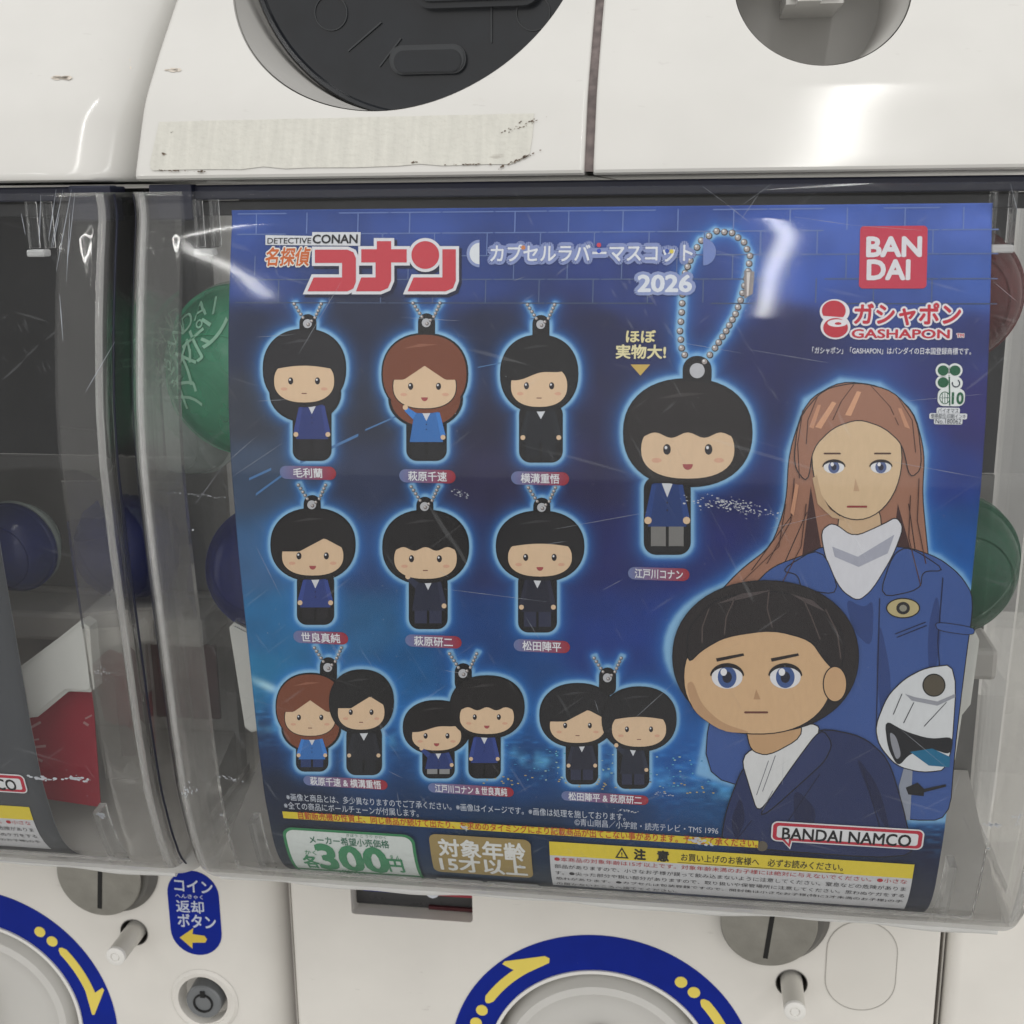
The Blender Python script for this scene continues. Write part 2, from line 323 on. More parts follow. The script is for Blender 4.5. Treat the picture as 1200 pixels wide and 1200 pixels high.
# ------------------------------------------------------------------ flat print on the curved poster sheet
GLYPH = {}
def glyphs(body, off=0.):
    k = (body, off)
    if k not in GLYPH:
        c = bpy.data.curves.new('t', 'FONT'); c.body = body; c.offset = off; c.resolution_u = 3
        o = bpy.data.objects.new('t', c); COL.objects.link(o); bpy.context.view_layer.update()
        me = bpy.data.meshes.new_from_object(o.evaluated_get(bpy.context.evaluated_depsgraph_get()))
        v = np.array([tuple(q.co)[:2] for q in me.vertices]) if len(me.vertices) else np.zeros((0, 2)); f = [tuple(p.vertices) for p in me.polygons]
        bpy.data.objects.remove(o); bpy.data.curves.remove(c); bpy.data.meshes.remove(me)
        GLYPH[k] = (v, f)
    return GLYPH[k]
class Ink:
    """collects coloured flat shapes (X,Z on the sheet, layer height) into one printed mesh"""
    def __init__(s, parent, name, dx=0., surf=py, map_=pp, cut=.004, base=.00012, flat=None):
        s.parent, s.name, s.dx, s.surf, s.map, s.cut, s.base = parent, name, dx, surf, map_, cut, base
        s.v, s.f, s.c = [], [], []; s.lift = 0
    def raw(s, pts, tris, layer, colf):
        bm = bmesh.new(); vs = [bm.verts.new((x, 0, z)) for x, z in pts]
        for t in tris:
            try: bm.faces.new([vs[i] for i in t])
            except ValueError: pass
        if s.cut and pts:
            z0, z1 = min(p[1] for p in pts), max(p[1] for p in pts); k = math.floor(z0/s.cut)+1
            while k*s.cut < z1:
                bmesh.ops.bisect_plane(bm, geom=bm.verts[:]+bm.edges[:]+bm.faces[:], plane_co=(0, 0, k*s.cut), plane_no=(0, 0, 1)); k += 1
            if z0 < ZB+.0006: bmesh.ops.bisect_plane(bm, geom=bm.verts[:]+bm.edges[:]+bm.faces[:], plane_co=(0, 0, ZB+.0006), plane_no=(0, 0, 1), clear_inner=True)
        bm.verts.index_update(); n0 = len(s.v)
        h = s.base+(layer+s.lift)*.00005
        for v in bm.verts:
            x, z = v.co.x, v.co.z
            s.v.append((x+s.dx, float(s.surf(z))-h, z)); s.c.append(colf(x, z) if callable(colf) else colf)
        for f in bm.faces: s.f.append([n0+q.index for q in f.verts])
        bm.free()
    def poly(s, px, col, layer=1, colf=None, world=False):
        pts = px if world else [s.map(*q) for q in px]
        tris = tessellate_polygon([[Vector((x, z, 0)) for x, z in pts]])
        c = colf if colf else (*lin(col), 1); s.raw(pts, tris, layer, c); return pts
    def rect(s, x0, y0, x1, y1, col, layer=1, r=0, grow=0, colf=None):
        a = s.map(x0, y0); b = s.map(x1, y1); pts = rrect(a[0]-grow, a[1]+grow, b[0]+grow, b[1]-grow, max(1e-5, r+grow)); s.poly(pts, col, layer, colf=colf, world=True)
    def text(s, body, cx, cy, w, h, col, layer=2, off=.02, stroke=None, sw=.06, shear=0, rot=0, ref=None):
        X0, _ = s.map(cx-w/2, cy); X1, _ = s.map(cx+w/2, cy); Xc, Zc = s.map(cx, cy); _, Zt = s.map(cx, cy-h/2); _, Zb = s.map(cx, cy+h/2)
        v0, _ = glyphs(ref or body, 0.)
        if not len(v0): return
        lo, hi = v0.min(0), v0.max(0)
        v, f = glyphs(body, 0.)
        def put(ex, ez, c_, l_):
            q = (v+np.array([ex, ez])-(lo+hi)/2)/(hi-lo)
            x = q[:, 0]*(X1-X0); z = q[:, 1]*(Zt-Zb); x = x+z*shear
            ca, sa = math.cos(rot), math.sin(rot); x, z = x*ca-z*sa, x*sa+z*ca
            s.raw([(Xc+a, Zc+b) for a, b in zip(x, z)], f, l_, (*lin(c_), 1))
        if stroke:
            for k in range(12): an = k*math.pi/6; put((off+sw)*math.cos(an), (off+sw)*math.sin(an), stroke, layer+k*.06)
        if off < .008: put(0, 0, col, layer+(1 if stroke else 0))
        else:
            for k in range(6 if off > .025 else 4): an = (k+.5)*math.pi/(3 if off > .025 else 2); put(off*math.cos(an), off*math.sin(an), col, layer+(1 if stroke else 0)+k*.06)
    def done(s, label=None):
        me = bpy.data.meshes.new(s.name); me.from_pydata(s.v, [], s.f)
        at = me.color_attributes.new('ink', 'FLOAT_COLOR', 'POINT'); at.data.foreach_set('color', np.array(s.c, dtype=np.float32).ravel())
        return link(s.name, me, M['print'], s.parent, label)

# ==================================================================== large structure: the four machines
back = bmesh.new(); box_bm(back, -1.2, 1.2, .34, .40, -1.2, .8)
wl = from_bm('wall', back, mat('store_wall_paint', (.55, .54, .52), .7, var=.05)); wl['kind'] = 'structure'
fl = bmesh.new(); box_bm(fl, -3, 3, -5, .40, -1.26, -1.2)
flo = from_bm('floor', fl, mat('store_floor_tiles', (.35, .34, .32), .4, var=.1, vscale=3)); flo['kind'] = 'structure'

upper = thing('capsule_machine', 'upper white capsule machine with dark round flap, blank worn label strip and round recess', 'capsule machine', (0, .1, 0), 'capsule machines in two rows')
upper_l = thing('capsule_machine', 'upper left white machine of which only a blank glossy curved corner shows', 'capsule machine', (-.3, .1, 0), 'capsule machines in two rows')
lower = thing('capsule_machine', 'lower middle capsule machine with clear window over the blue poster and round dial', 'capsule machine', (0, .1, -.44), 'capsule machines in two rows')
lower_l = thing('capsule_machine', 'lower left capsule machine with dark grey poster, blue coin return sticker and lock', 'capsule machine', (-.3, .1, -.44), 'capsule machines in two rows')
lower_r = thing('capsule_machine', 'lower right white machine showing only a plain strip of front panel', 'capsule machine', (.3, .1, -.44), 'capsule machines in two rows')

zs_h = [(0.0, .0022), (.0006, .0009), (.0015, .0002)]+[(z, 0) for z in np.linspace(.003, .14, 60)]
def housing(par, dx, detail):
    door = slab('front_door', -.147+dx, -.0027+dx, zs_h, hy, .2, .0022, .0014, M['white'], par, nx=40)
    side = slab('side_panel', -.0000+dx, .1478+dx, zs_h, hy, .2, .0012, .026 if dx else .026, M['white'], par, nx=40)
    slab('seam_strip', -.0030+dx, .0002+dx, [(z, .0022) for z in np.linspace(.001, .139, 60)], hy, .19, .0002, .0002, M['seam'], par)
    return door, side
door, side = housing(upper, 0, True)
housing(upper_l, -.3, False)
def circ3(a, b, c):
    (x1, y1), (x2, y2), (x3, y3) = a, b, c
    d = 2*(x1*(y2-y3)+x2*(y3-y1)+x3*(y1-y2))
    ux = ((x1**2+y1**2)*(y2-y3)+(x2**2+y2**2)*(y3-y1)+(x3**2+y3**2)*(y1-y2))/d
    uy = ((x1**2+y1**2)*(x3-x2)+(x2**2+y2**2)*(x1-x3)+(x3**2+y3**2)*(x2-x1))/d
    return ux, uy, math.hypot(x1-ux, y1-uy)
ph = lambda x, y: on_prof(x, y, hy)
# openings are ellipses across the sloping front: fit centre and radii in the X,Z plane
def fit_open(l, b, r):
    A, B, C_ = ph(*l), ph(*b), ph(*r)
    return circ3(A, B, C_)
oc = fit_open((273, 0), (452, 130), (660, 0)); rc = fit_open((862, 0), (965, 77), (1068, 0))
boolean(door, [cyl_cutter(oc[0]+upper.location.x*0-0, oc[1], oc[2], -.05, .16)])
boolean(side, [cyl_cutter(rc[0], rc[1], rc[2], -.05, .075+.03)])
for o_, (cx, cz, r), d0, nm in ((door, oc, .158, 'flap_well'), (side, rc, .1045, 'recess_well')):
    # moulded liner of the opening
    bm = bmesh.new(); n = 128; ra = []; rb = []
    for i in range(n):
        a = 2*math.pi*i/n; x, z = cx+(r-.0003)*math.cos(a), cz+(r-.0003)*math.sin(a)
        ra.append(bm.verts.new((x, float(hy(z))+.0012, z))); rb.append(bm.verts.new((cx+(r*.93)*math.cos(a), d0, cz+(r*.93)*math.sin(a))))
    for i in range(n): bm.faces.new((ra[i], ra[(i+1)%n], rb[(i+1)%n], rb[i]))
    bm.faces.new(rb[::-1]); bmesh.ops.recalc_face_normals(bm, faces=bm.faces)
    o = from_bm(nm, bm, M['well'], upper); 
    for p in o.data.polygons: p.use_smooth = len(p.vertices) == 4
# dark flap inside the big opening
fy = .060
fr_ = oc[2]*.985
fx, fz = oc[0]+.004, oc[1]-.001
flap = lathe('round_flap', fx, fz, [(0, fy+.001), (fr_*.5, fy+.0006), (fr_*.9, fy), (fr_*.955, fy-.0006), (fr_*.965, fy-.0025), (fr_*.985, fy-.0028), (fr_, fy-.001), (fr_, fy+.006), (0, fy+.008)], M['flap'], upper)
hx, hz = on_y(502, 70, fy)
prism('finger_slot', rrect(hx-.0135, hz-.0048, hx+.0135, hz+.0048, .0045), fy-.0022, fy+.0002, M['flap_rim'], flap, .0006)
prism('finger_slot', rrect(hx-.0118, hz-.0044, hx+.0122, hz+.0030, .0036), fy-.0026, fy-.0018, M['flap'], flap, .0003)
for qx, qy in ((625, 15), (388, 15)):
    ax, az = on_y(qx, qy, fy); lathe('moulded_ring', ax, az, [(.0056, fy+.001), (.0056, fy-.0004), (.0059, fy-.0004), (.0059, fy+.001)], M['flap_rim'], flap, 40)
for a, b in (((445, 78), (470, 45)), ((408, 60), (447, 26)), ((576, 0), (576, 50))):
    p0 = on_y(*a, fy); p1 = on_y(*b, fy); d = Vector((p1[0]-p0[0], p1[1]-p0[1])); nrm = Vector((-d.y, d.x)).normalized()*.00025
    prism('moulded_line', [(p0[0]-nrm.x, p0[1]-nrm.y), (p1[0]-nrm.x, p1[1]-nrm.y), (p1[0]+nrm.x, p1[1]+nrm.y), (p0[0]+nrm.x, p0[1]+nrm.y)], fy-.0004, fy+.001, M['flap_rim'], flap)
hx, hz = on_y(560, -12, fy); prism('flap_boss', rrect(hx-.022, hz-.006, hx+.022, hz+.03, .006), fy-.006, fy+.001, M['flap'], flap, .002)
# white boss in the right recess
bx0, bz0 = on_y(917, 14, .085); bx1, _ = on_y(982, 12, .085); prism('latch_block', [(bx0, bz0), (bx1, bz0), (bx1, bz0+.05), (bx0, bz0+.05)], .066, .104, M['white'], upper, .0015)
bx0, bz0 = on_y(934, 3, .06); bx1, _ = on_y(962, 3, .06); prism('latch_tongue', [(bx0, bz0), (bx1, bz0), (bx1, bz0+.03), (bx0, bz0+.03)], .056, .07, M['white'], upper, .001)

# worn label strip stuck on the door
def on_housing(name, pxpts, mt, par, h=.00035, th=.0004, cut=.0018, label=None):
    pts = [ph(*q) for q in pxpts]; bm = bmesh.new()
    tris = tessellate_polygon([[Vector((x, z, 0)) for x, z in pts]]); vs = [bm.verts.new((x, 0, z)) for x, z in pts]
    for t in tris: bm.faces.new([vs[i] for i in t])
    z0, z1 = min(p[1] for p in pts), max(p[1] for p in pts); k = math.floor(z0/cut)+1
    while k*cut < z1:
        bmesh.ops.bisect_plane(bm, geom=bm.verts[:]+bm.edges[:]+bm.faces[:], plane_co=(0, 0, k*cut), plane_no=(0, 0, 1)); k += 1
    for v in bm.verts: v.co.y = float(hy(v.co.z))-h
    r = bmesh.ops.extrude_face_region(bm, geom=bm.faces[:]); 
    bmesh.ops.translate(bm, verts=[v for v in r['geom'] if isinstance(v, bmesh.types.BMVert)], vec=(0, th+h, 0))
    bmesh.ops.recalc_face_normals(bm, faces=bm.faces)
    return from_bm(name, bm, mt, par, label)
edge = [(187, 143)]+[(187+440*t/12, 143-10*t/12+random.uniform(-.4, .4)) for t in range(1, 12)]+[(626, 133), (624, 160), (621, 180), (610, 188), (598, 192.5)]
edge += [(598-420*t/16, 192.5+7.5*t/16+random.uniform(-.7, .5)+(-1.8 if t in (4, 11) else 0)) for t in range(1, 16)]+[(180, 200), (177, 197), (176.5, 190)]
strip = on_housing('label_strip', edge, M['strip'], upper, label='blank grey worn paper strip with a torn lower right corner')
def crumbs(par, cx, cy, w, h, n, rot, smin=.5, smax=2.2, hh=.0006):
    for k in range(n):
        t = random.gauss(0, .4); x = cx+w*t*math.cos(rot)+random.gauss(0, h*.4); y = cy+w*t*math.sin(rot)+random.gauss(0, h*.3)
        a = random.uniform(smin, smax); b = a*random.uniform(.25, .6)
        yield [(x+a*math.cos(q)*math.cos(rot)-b*math.sin(q)*math.sin(rot), y+a*math.cos(q)*math.sin(rot)+b*math.sin(q)*math.cos(rot)) for q in (0, 1.2, 2.3, 3.3, 4.2, 5.3)]
def grime(name, groups, par, mt, h=.0006):
    bm = bmesh.new()
    for g in groups:
        for poly in crumbs(par, *g):
            pts = [ph(*q) for q in poly]; a = [bm.verts.new((x, float(hy(z))-h, z)) for x, z in pts]; bm.faces.new(a)
    bmesh.ops.recalc_face_normals(bm, faces=bm.faces)
    o = from_bm(name, bm, mt, par); o['kind'] = 'stuff'; return o
grime('grime', [(612, 147, 30, 5, 40, -.35, .3, 1.6), (608, 187, 26, 2, 40, -.42), (194, 180, 3, 2, 5, .3, .8, 2), (203, 155, 2, 1, 2, 0, .5, 1), (551, 192.5, 26, 1, 28, -.02, .5, 1.6),
                (205, 200, 22, 1.5, 22, .05, .5, 1.8), (236, 201, 10, 1, 8, 0, .5, 2), (485, 190, 6, 1.5, 6, 0)], strip, M['dirt'])
grime('scuff', [(202, 82, 10, .3, 10, 0, 2, 5), (75, 91, 14, .3, 12, 0, 2, 6), (153, 72, 8, .4, 5, 1.5, .6, 2), (660, 155, 14, 2, 5, 0, .3, .9), (225, 115, 80, 30, 8, 0, .3, .7), (560, 118, 30, 4, 5, 0, .3, .8), (1073, 132, 60, 30, 5, 0, .3, .8)], upper,
      mat('tan_scuff', (.60, .54, .47), .5), .00025)

# ---------------- lower machines: panel with recesses
zp = [(-.60, .0), (-.27, .0), (-.2, 0)]
fp = lambda z: YP
panel = slab('front_panel', -.1431, .1404, zp, fp, .2, .0022, .0012, M['panel'], lower, nx=6)
panel_l = slab('front_panel', -.4431, -.1462, zp, fp, .2, .0022, .024, M['panel'], lower_l, nx=6)
slab('front_panel', .1440, .44, zp, fp, .2, .006, .024, M['panel'], lower_r, nx=6)
slab('seam_strip', -.1462, -.1431, zp, lambda z: YP+.010, .2, .0003, .0003, M['seam'], lower)
slab('seam_strip', -.1448, -.1440, zp, lambda z: YP+.0035, .2, .0002, .0002, M['ledge'], lower)
slab('seam_strip', .1404, .1440, zp, lambda z: YP+.010, .2, .0003, .0003, M['seam'], lower)
slab('seam_strip', .1424, .1431, zp, lambda z: YP+.004, .2, .0002, .0002, M['ledge'], lower)
p_ = lambda x, y: on_y(x, y, YP)
DC = p_(704, 1254); RO, RI = .0688, .0512
pin = p_(927.6, 1152); coin = p_(900, 1072)
disp = [p_(408, 1030), p_(554, 1040), p_(554, 1081), p_(412, 1071)]
dz0 = (disp[2][1]+disp[3][1])/2; dx0, dx1 = disp[3][0], disp[2][0]
well_m = M['panel']
boolean(panel, [cyl_cutter(DC[0], DC[1], RI-.0008, YP-.02, YP+.022), cyl_cutter(*pin, .0066, YP-.02, YP+.03), poly_cutter(rrect(dx0, dz0, dx1, dz0+.022, .0015), YP-.02, YP+.010)])
pin_l = (pin[0]-.3, pin[1]); lock = p_(237, 1172)
boolean(panel_l, [cyl_cutter(DC[0]-.3, DC[1], RI-.0008, YP-.02, YP+.022), cyl_cutter(*pin_l, .0066, YP-.02, YP+.03), cyl_cutter(*lock, .0125, YP-.02, YP+.008)])
def ring_sector(name, c, r0, r1, par, mt, y0, y1, a0=0, a1=360, n=128):
    bm = bmesh.new(); A = [math.radians(a0+(a1-a0)*i/n) for i in range(n)]; v = {}
    for i, a in enumerate(A):
        for j, (r, y) in enumerate(((r0, y1), (r0, y0), (r1, y0), (r1, y1))): v[i, j] = bm.verts.new((c[0]+r*math.cos(a), y, c[1]+r*math.sin(a)))
    for i in range(n):
        k = (i+1) % n
        for j in range(4): bm.faces.new((v[i, j], v[k, j], v[k, (j+1)%4], v[i, (j+1)%4]))
    bmesh.ops.recalc_face_normals(bm, faces=bm.faces); return from_bm(name, bm, mt, par)
def mech(par, dx, px_shift=0):
    c = (DC[0]+dx, DC[1])
    ring = ring_sector('dial_sticker', c, RI+.0004, RO, par, M['blue'], YP-.00035, YP+.0002)
    ring_sector('dial_rim', c, RI-.0012, RI+.0003, par, M['pintip'], YP-.0012, YP+.004)
    lathe('dial_knob', c[0], c[1], [(RI-.0010, YP+.018), (RI-.0035, YP+.016), (RI-.005, YP+.004), (RI-.0075, YP-.0015), (RI-.0105, YP-.0025), (RI-.0135, YP-.0012), (RI-.018, YP-.0005), (.018, YP-.0012), (0, YP-.0015)], M['white'], par)
    box('dial_handle', c[0]-.006, c[0]+.006, YP-.02, YP-.0005, c[1]-.026, c[1]+.026, M['white'], par, .004)
    rm = (RI+RO)/2
    def at(deg, r=rm): return (c[0]+r*math.cos(math.radians(deg)), c[1]+r*math.sin(math.radians(deg)))
    def dot(deg): lathe('printed_dot', *at(deg), [(0, YP-.0006), (.0027, YP-.0006), (.0027, YP-.0002)], M['yellow'], ring, 24)
    def arrow(start, end, head):
        w = .0022; pts_o = [at(a, rm+w) for a in np.linspace(start, end, 16)]; pts_i = [at(a, rm-w) for a in np.linspace(end, start, 16)]
        s = 1 if end > start else -1
        cap = [at(start-s*2.0, rm-w*.5), at(start-s*2.6, rm), at(start-s*2.0, rm+w*.5)]
        prism('printed_arrow', pts_o+[at(end-s*1.5, rm+w*3.1), at(end-s*.3, rm+w*3.3), at(end+s*head, rm-w*.75), at(end+s*head, rm-w*1.3)]+pts_i[1:]+cap, YP-.0006, YP-.0002, M['yellow'], ring)
    for d_ in (54.5, 47.5): dot(d_)
    arrow(40.5, 17, 11)
    for d_ in (154, 161): dot(d_)
    arrow2(c, ring, rm)
def arrow2(c, ring, rm):
    def at(deg, r=rm): return (c[0]+r*math.cos(math.radians(deg)), c[1]+r*math.sin(math.radians(deg)))
    w = .0022
    o = [at(a, rm+w) for a in np.linspace(147, 129, 12)]; i = [at(a, rm-w) for a in np.linspace(124, 147, 14)]
    prism('printed_arrow', o+[at(131, rm+w*3.4), at(129.5, rm+w*3.6), at(114, rm+w*.9), at(112.5, rm+w*.1), at(113.5, rm-w*.8)]+i+[at(149, rm-w*.5), at(149.6, rm), at(149, rm+w*.5)], YP-.0006, YP-.0002, M['yellow'], ring)
mech(lower, 0); mech(lower_l, -.3)
def coin_slot(par, c, tilt):
    r = .0215
    plate = lathe('coin_slot', c[0]+.0035, c[1]+.001, [(r+.0008, YP+.001), (r+.0008, YP-.0012), (r-.002, YP-.0045), (0, YP-.0045)], M['metal2'], par)
    face = lathe('slot_face', c[0], c[1], [(r*.94, YP-.0044), (r*.94, YP-.0066), (r*.92, YP-.0070), (0, YP-.0070)], M['metal'], plate)
    a = math.radians(tilt); L_, w = .013, .0010; ux, uz = math.sin(a), math.cos(a)
    cx, cz = c[0]+.0005, c[1]-.0035
    prism('coin_slit', [(cx-ux*L_-uz*w, cz-uz*L_+ux*w), (cx-ux*L_+uz*w, cz-uz*L_-ux*w), (cx+ux*L_+uz*w, cz+uz*L_-ux*w), (cx+ux*L_-uz*w, cz+uz*L_+ux*w)], YP-.0073, YP-.0068, M['black'], plate)
coin_slot(lower, coin, 6); coin_slot(lower_l, (coin[0]-.3, coin[1]), 6)
def button(par, c):
    rod = lathe('return_button', c[0], c[1], [(.0048, YP+.028), (.0047, YP-.006), (.0045, YP-.0075), (.0045, YP-.018)], M['pin'], par, 48)
    lathe('button_tip', c[0], c[1], [(.0045, YP-.0181), (.0044, YP-.0196), (.0038, YP-.0200), (.0022, YP-.0200), (.0020, YP-.0194), (.0016, YP-.0200), (0, YP-.0200)], M['pintip'], rod, 48)
    lathe('button_hole', c[0], c[1], [(.0068, YP-.0003), (.0065, YP-.0004), (.0063, YP+.002), (.0063, YP+.03), (0, YP+.03)], M['metal2'], par, 48)
button(lower, pin); button(lower_l, pin_l)
# display window of the middle machine: red and blue card in a dark recess
dw = box('display_window', dx0+.0002, dx1-.0002, YP+.0085, YP+.0099, dz0+.0004, dz0+.0215, mat('dark_display', (.05, .05, .052), .25, var=.2), lower, 0)
box('display_blue_label', dx0+.004, dx0+.030, YP+.0070, YP+.0084, dz0+.0078, dz0+.0165, M['blue'], dw, 0)
box('display_red_label', dx0+.0302, dx1-.001, YP+.0070, YP+.0084, dz0+.0078, dz0+.0165, M['red'], dw, 0)
lathe('display_white_dot', dx0+.036, dz0+.0098, [(0, YP+.0066), (.0032, YP+.0066), (.0032, YP+.0069)], M['wprint'], dw, 24)
box('display_red_line', dx0+.034, dx1-.001, YP+.0070, YP+.0084, dz0+.0006, dz0+.0022, M['maroon'], dw, 0)
# covered plate outline at the right
a = p_(970, 1086); b = p_(1047, 1187)
def frame_line(name, x0, z0, x1, z1, r, w, par, mt):
    o = rrect(x0, z0, x1, z1, r, 8); i = rrect(x0+w, z0-w if z0 > z1 else z0+w, x1-w, z1+w if z0 > z1 else z1-w, r-w, 8); n = len(o)
    bm = bmesh.new(); V = [[bm.verts.new((x, y, z)) for x, z in q] for q, y in ((o, YP+.0002), (o, YP-.00025), (i, YP-.00025), (i, YP+.0002))]
    for k in range(3):
        for j in range(n): bm.faces.new((V[k][j], V[k][(j+1)%n], V[k+1][(j+1)%n], V[k+1][j]))
    bmesh.ops.recalc_face_normals(bm, faces=bm.faces); return from_bm(name, bm, mt, par)
frame_line('blank_plate', a[0], a[1]+.004, b[0], b[1], .0145, .0003, lower, M['emboss'])
prism('blank_sticker', rrect(a[0]+.0004, a[1]+.0036, b[0]-.0004, b[1]+.0004, .0142, 8), YP-.0002, YP+.0002, mat('cream_sticker', (.725, .70, .655), .3, var=.03), lower)
# blue coin return sticker of the left machine
a = p_(194, 1018); b = p_(262, 1121)
st = prism('coin_return_sticker', rrect(a[0], a[1], b[0], b[1], .0125, 8), YP-.0003, YP+.0002, M['blue'], lower_l)
flatp = lambda z: YP-.0003+0*z
class FlatInk(Ink): pass
ik = Ink(st, 'sticker_lettering', surf=flatp, map_=p_, cut=0, base=.0001)
WH = (215, 222, 240)
ik.text('コイン', 227, 1038, 44, 14, WH, 1, .025, rot=-.02); ik.text('返却', 223, 1062, 32, 14, WH, 1, .02); ik.text('へんきゃく', 222, 1050, 32, 5, WH, 1, .01); ik.text('ボタン', 231, 1079, 44, 15, WH, 1, .025)
ik.poly([(211, 1098), (227, 1087), (226, 1094), (240, 1096), (243, 1100), (241, 1104), (226, 1104), (226, 1111)], (238, 210, 90), 1)
ik.done()
lk = lathe('cam_lock', lock[0]+.0012, lock[1], [(.0165, YP-.0002), (.0150, YP-.0012), (.0128, YP-.0006), (.0120, YP+.0075), (.0085, YP+.0078)], M['panel'], lower_l, 64)
lathe('lock_cylinder', lock[0]+.0012, lock[1], [(.0088, YP+.009), (.0086, YP-.001), (.0080, YP-.0018), (0, YP-.0018)], M['lockgrey'], lk, 64)
ring_sector('key_ring', (lock[0]+.0012, lock[1]-.0002), .0040, .0048, lk, M['black'], YP-.0024, YP-.0017, n=48)
box('key_notch', lock[0]+.0002, lock[0]+.0024, YP-.0025, YP-.0017, lock[1]+.0030, lock[1]+.0062, M['black'], lk, 0)

# ---------------- clear window cases
CZ = [-.0035, -.006]+list(np.linspace(-.01, -.236, 58))+[-.2405, -.2445, -.2480, -.2510, -.2535, -.2556, -.2575, -.2588]
def cyf(z):
    t = np.maximum(0, (-.236-z)/.0228); return py(np.maximum(z, -.236))-.0042+.030*(1-np.sqrt(np.maximum(0, 1-np.minimum(1, t)**2)))*.75+.006*t
def case(par, dx):
    r, t = .0055, .0024; rows = []; bm = bmesh.new()
    x0, x1 = -.1465+dx, .1465+dx
    def outline(z, ins):
        y = cyf(z)+ins; a = np.linspace(0, math.pi/2, 9); rr = r-ins
        L_ = [(x0+ins, .088)]+[(x0+ins, y+rr+ (.088-y-rr)*k/6) for k in (5, 4, 3, 2, 1)]+[(x0+ins+rr-rr*math.cos(q), y+rr-rr*math.sin(q)) for q in a]
        mid = [(x0+r+(x1-x0-2*r)*k/24, y) for k in range(1, 24)]
        return L_+mid+[(x0+x1-x, yy) for x, yy in reversed(L_)]
    for ins in (0, t):
        g = []
        for z in CZ:
            zz = z if ins == 0 else (z+t if z < -.2535 else z)
            g.append([bm.verts.new((x, yy, zz)) for x, yy in outline(z, ins)])
        if ins == 0:  # floor of the case
            zf = CZ[-1]; g.append([bm.verts.new((x, max(yy, .03), zf-.0012)) for x, yy in outline(zf, 0)])
        rows.append(g)
    n = len(rows[0][0]); nl = 15
    for gi, g in enumerate(rows):
        for k, (a, b) in enumerate(zip(g, g[1:])):
            for i in range(n-1):
                f = bm.faces.new((a[i], a[i+1], b[i+1], b[i]))
                corner = (5 <= i <= nl-1) or (n-1-nl <= i <= n-7) or CZ[min(k, len(CZ)-1)] < -.2425
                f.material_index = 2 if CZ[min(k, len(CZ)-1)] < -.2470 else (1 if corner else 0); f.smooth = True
    # close top edge and back edges
    for i in range(n-1):
        f = bm.faces.new((rows[0][0][i], rows[0][0][i+1], rows[1][0][i+1], rows[1][0][i])); f.material_index = 1
    f = bm.faces.new(rows[0][-1]); f.material_index = 1
    bmesh.ops.recalc_face_normals(bm, faces=bm.faces)
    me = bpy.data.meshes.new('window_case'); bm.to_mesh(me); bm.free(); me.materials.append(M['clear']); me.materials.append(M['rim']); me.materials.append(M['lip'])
    o = link('window_case', me, None, par)
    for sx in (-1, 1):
        for nm, off_x, off_y, rr, mt in (('edge_line', .1467, .0052, .0004, M['navy']), ('edge_bead', .1428, .0027, .0011, M['bead'])):  # navy edge line, plus a pale tube added to imitate a reflection streak
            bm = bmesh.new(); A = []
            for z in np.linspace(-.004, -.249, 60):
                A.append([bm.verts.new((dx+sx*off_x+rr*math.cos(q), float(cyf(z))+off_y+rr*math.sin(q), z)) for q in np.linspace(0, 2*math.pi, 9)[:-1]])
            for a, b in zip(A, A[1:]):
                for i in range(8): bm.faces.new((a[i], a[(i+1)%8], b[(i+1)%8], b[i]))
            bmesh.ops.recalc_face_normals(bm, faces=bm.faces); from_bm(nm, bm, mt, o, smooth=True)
    bm = bmesh.new(); A = []  # pale uneven tube added to paint a highlight along the lip
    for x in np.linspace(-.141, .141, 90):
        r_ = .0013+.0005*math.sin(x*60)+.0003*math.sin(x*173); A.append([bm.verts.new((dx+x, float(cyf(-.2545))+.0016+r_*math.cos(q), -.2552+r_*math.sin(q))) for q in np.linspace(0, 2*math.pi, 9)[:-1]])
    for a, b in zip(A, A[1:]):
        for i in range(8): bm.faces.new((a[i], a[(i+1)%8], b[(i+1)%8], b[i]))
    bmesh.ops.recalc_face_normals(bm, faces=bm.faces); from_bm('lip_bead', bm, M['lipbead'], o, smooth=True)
    # moulded fins: bottom guides and top hooks
    for sx in (-1, 1):
        xf = dx+sx*.1205
        bm = bmesh.new(); zz = np.linspace(-.222, -.2515, 14); A = []
        for z in zz:
            y = cyf(z)+.0026; d = .006
            A.append([bm.verts.new(c) for c in ((xf-.0013, y, z), (xf+.0013, y, z), (xf+.0013, y+d, z+.001), (xf-.0013, y+d, z+.001))])
        for a, b in zip(A, A[1:]):
            for i in range(4): bm.faces.new((a[i], a[(i+1)%4], b[(i+1)%4], b[i]))
        bm.faces.new(A[0][::-1]); bm.faces.new(A[-1]); bmesh.ops.recalc_face_normals(bm, faces=bm.faces)
        from_bm('guide_fin', bm, M['rim'], o)
        xf = dx+sx*.1215-.002
        for w0, w1 in ((-.0032, -.0020), (.0022, .0034)):
            bm = bmesh.new(); box_bm(bm, xf+w0, xf+w1, float(py(-.012))-.001, float(py(-.012))+.005, -.021, -.006, .0003); from_bm('hook_bar', bm, M['rim'], o)
        bm = bmesh.new(); box_bm(bm, xf-.0030, xf+.0032, float(py(-.02))-.001, float(py(-.02))+.004, -.0235, -.0212, .0006); from_bm('hook_bar', bm, M['lip'], o)
    return o
case_m = case(lower, 0); case_l = case(lower_l, -.3)
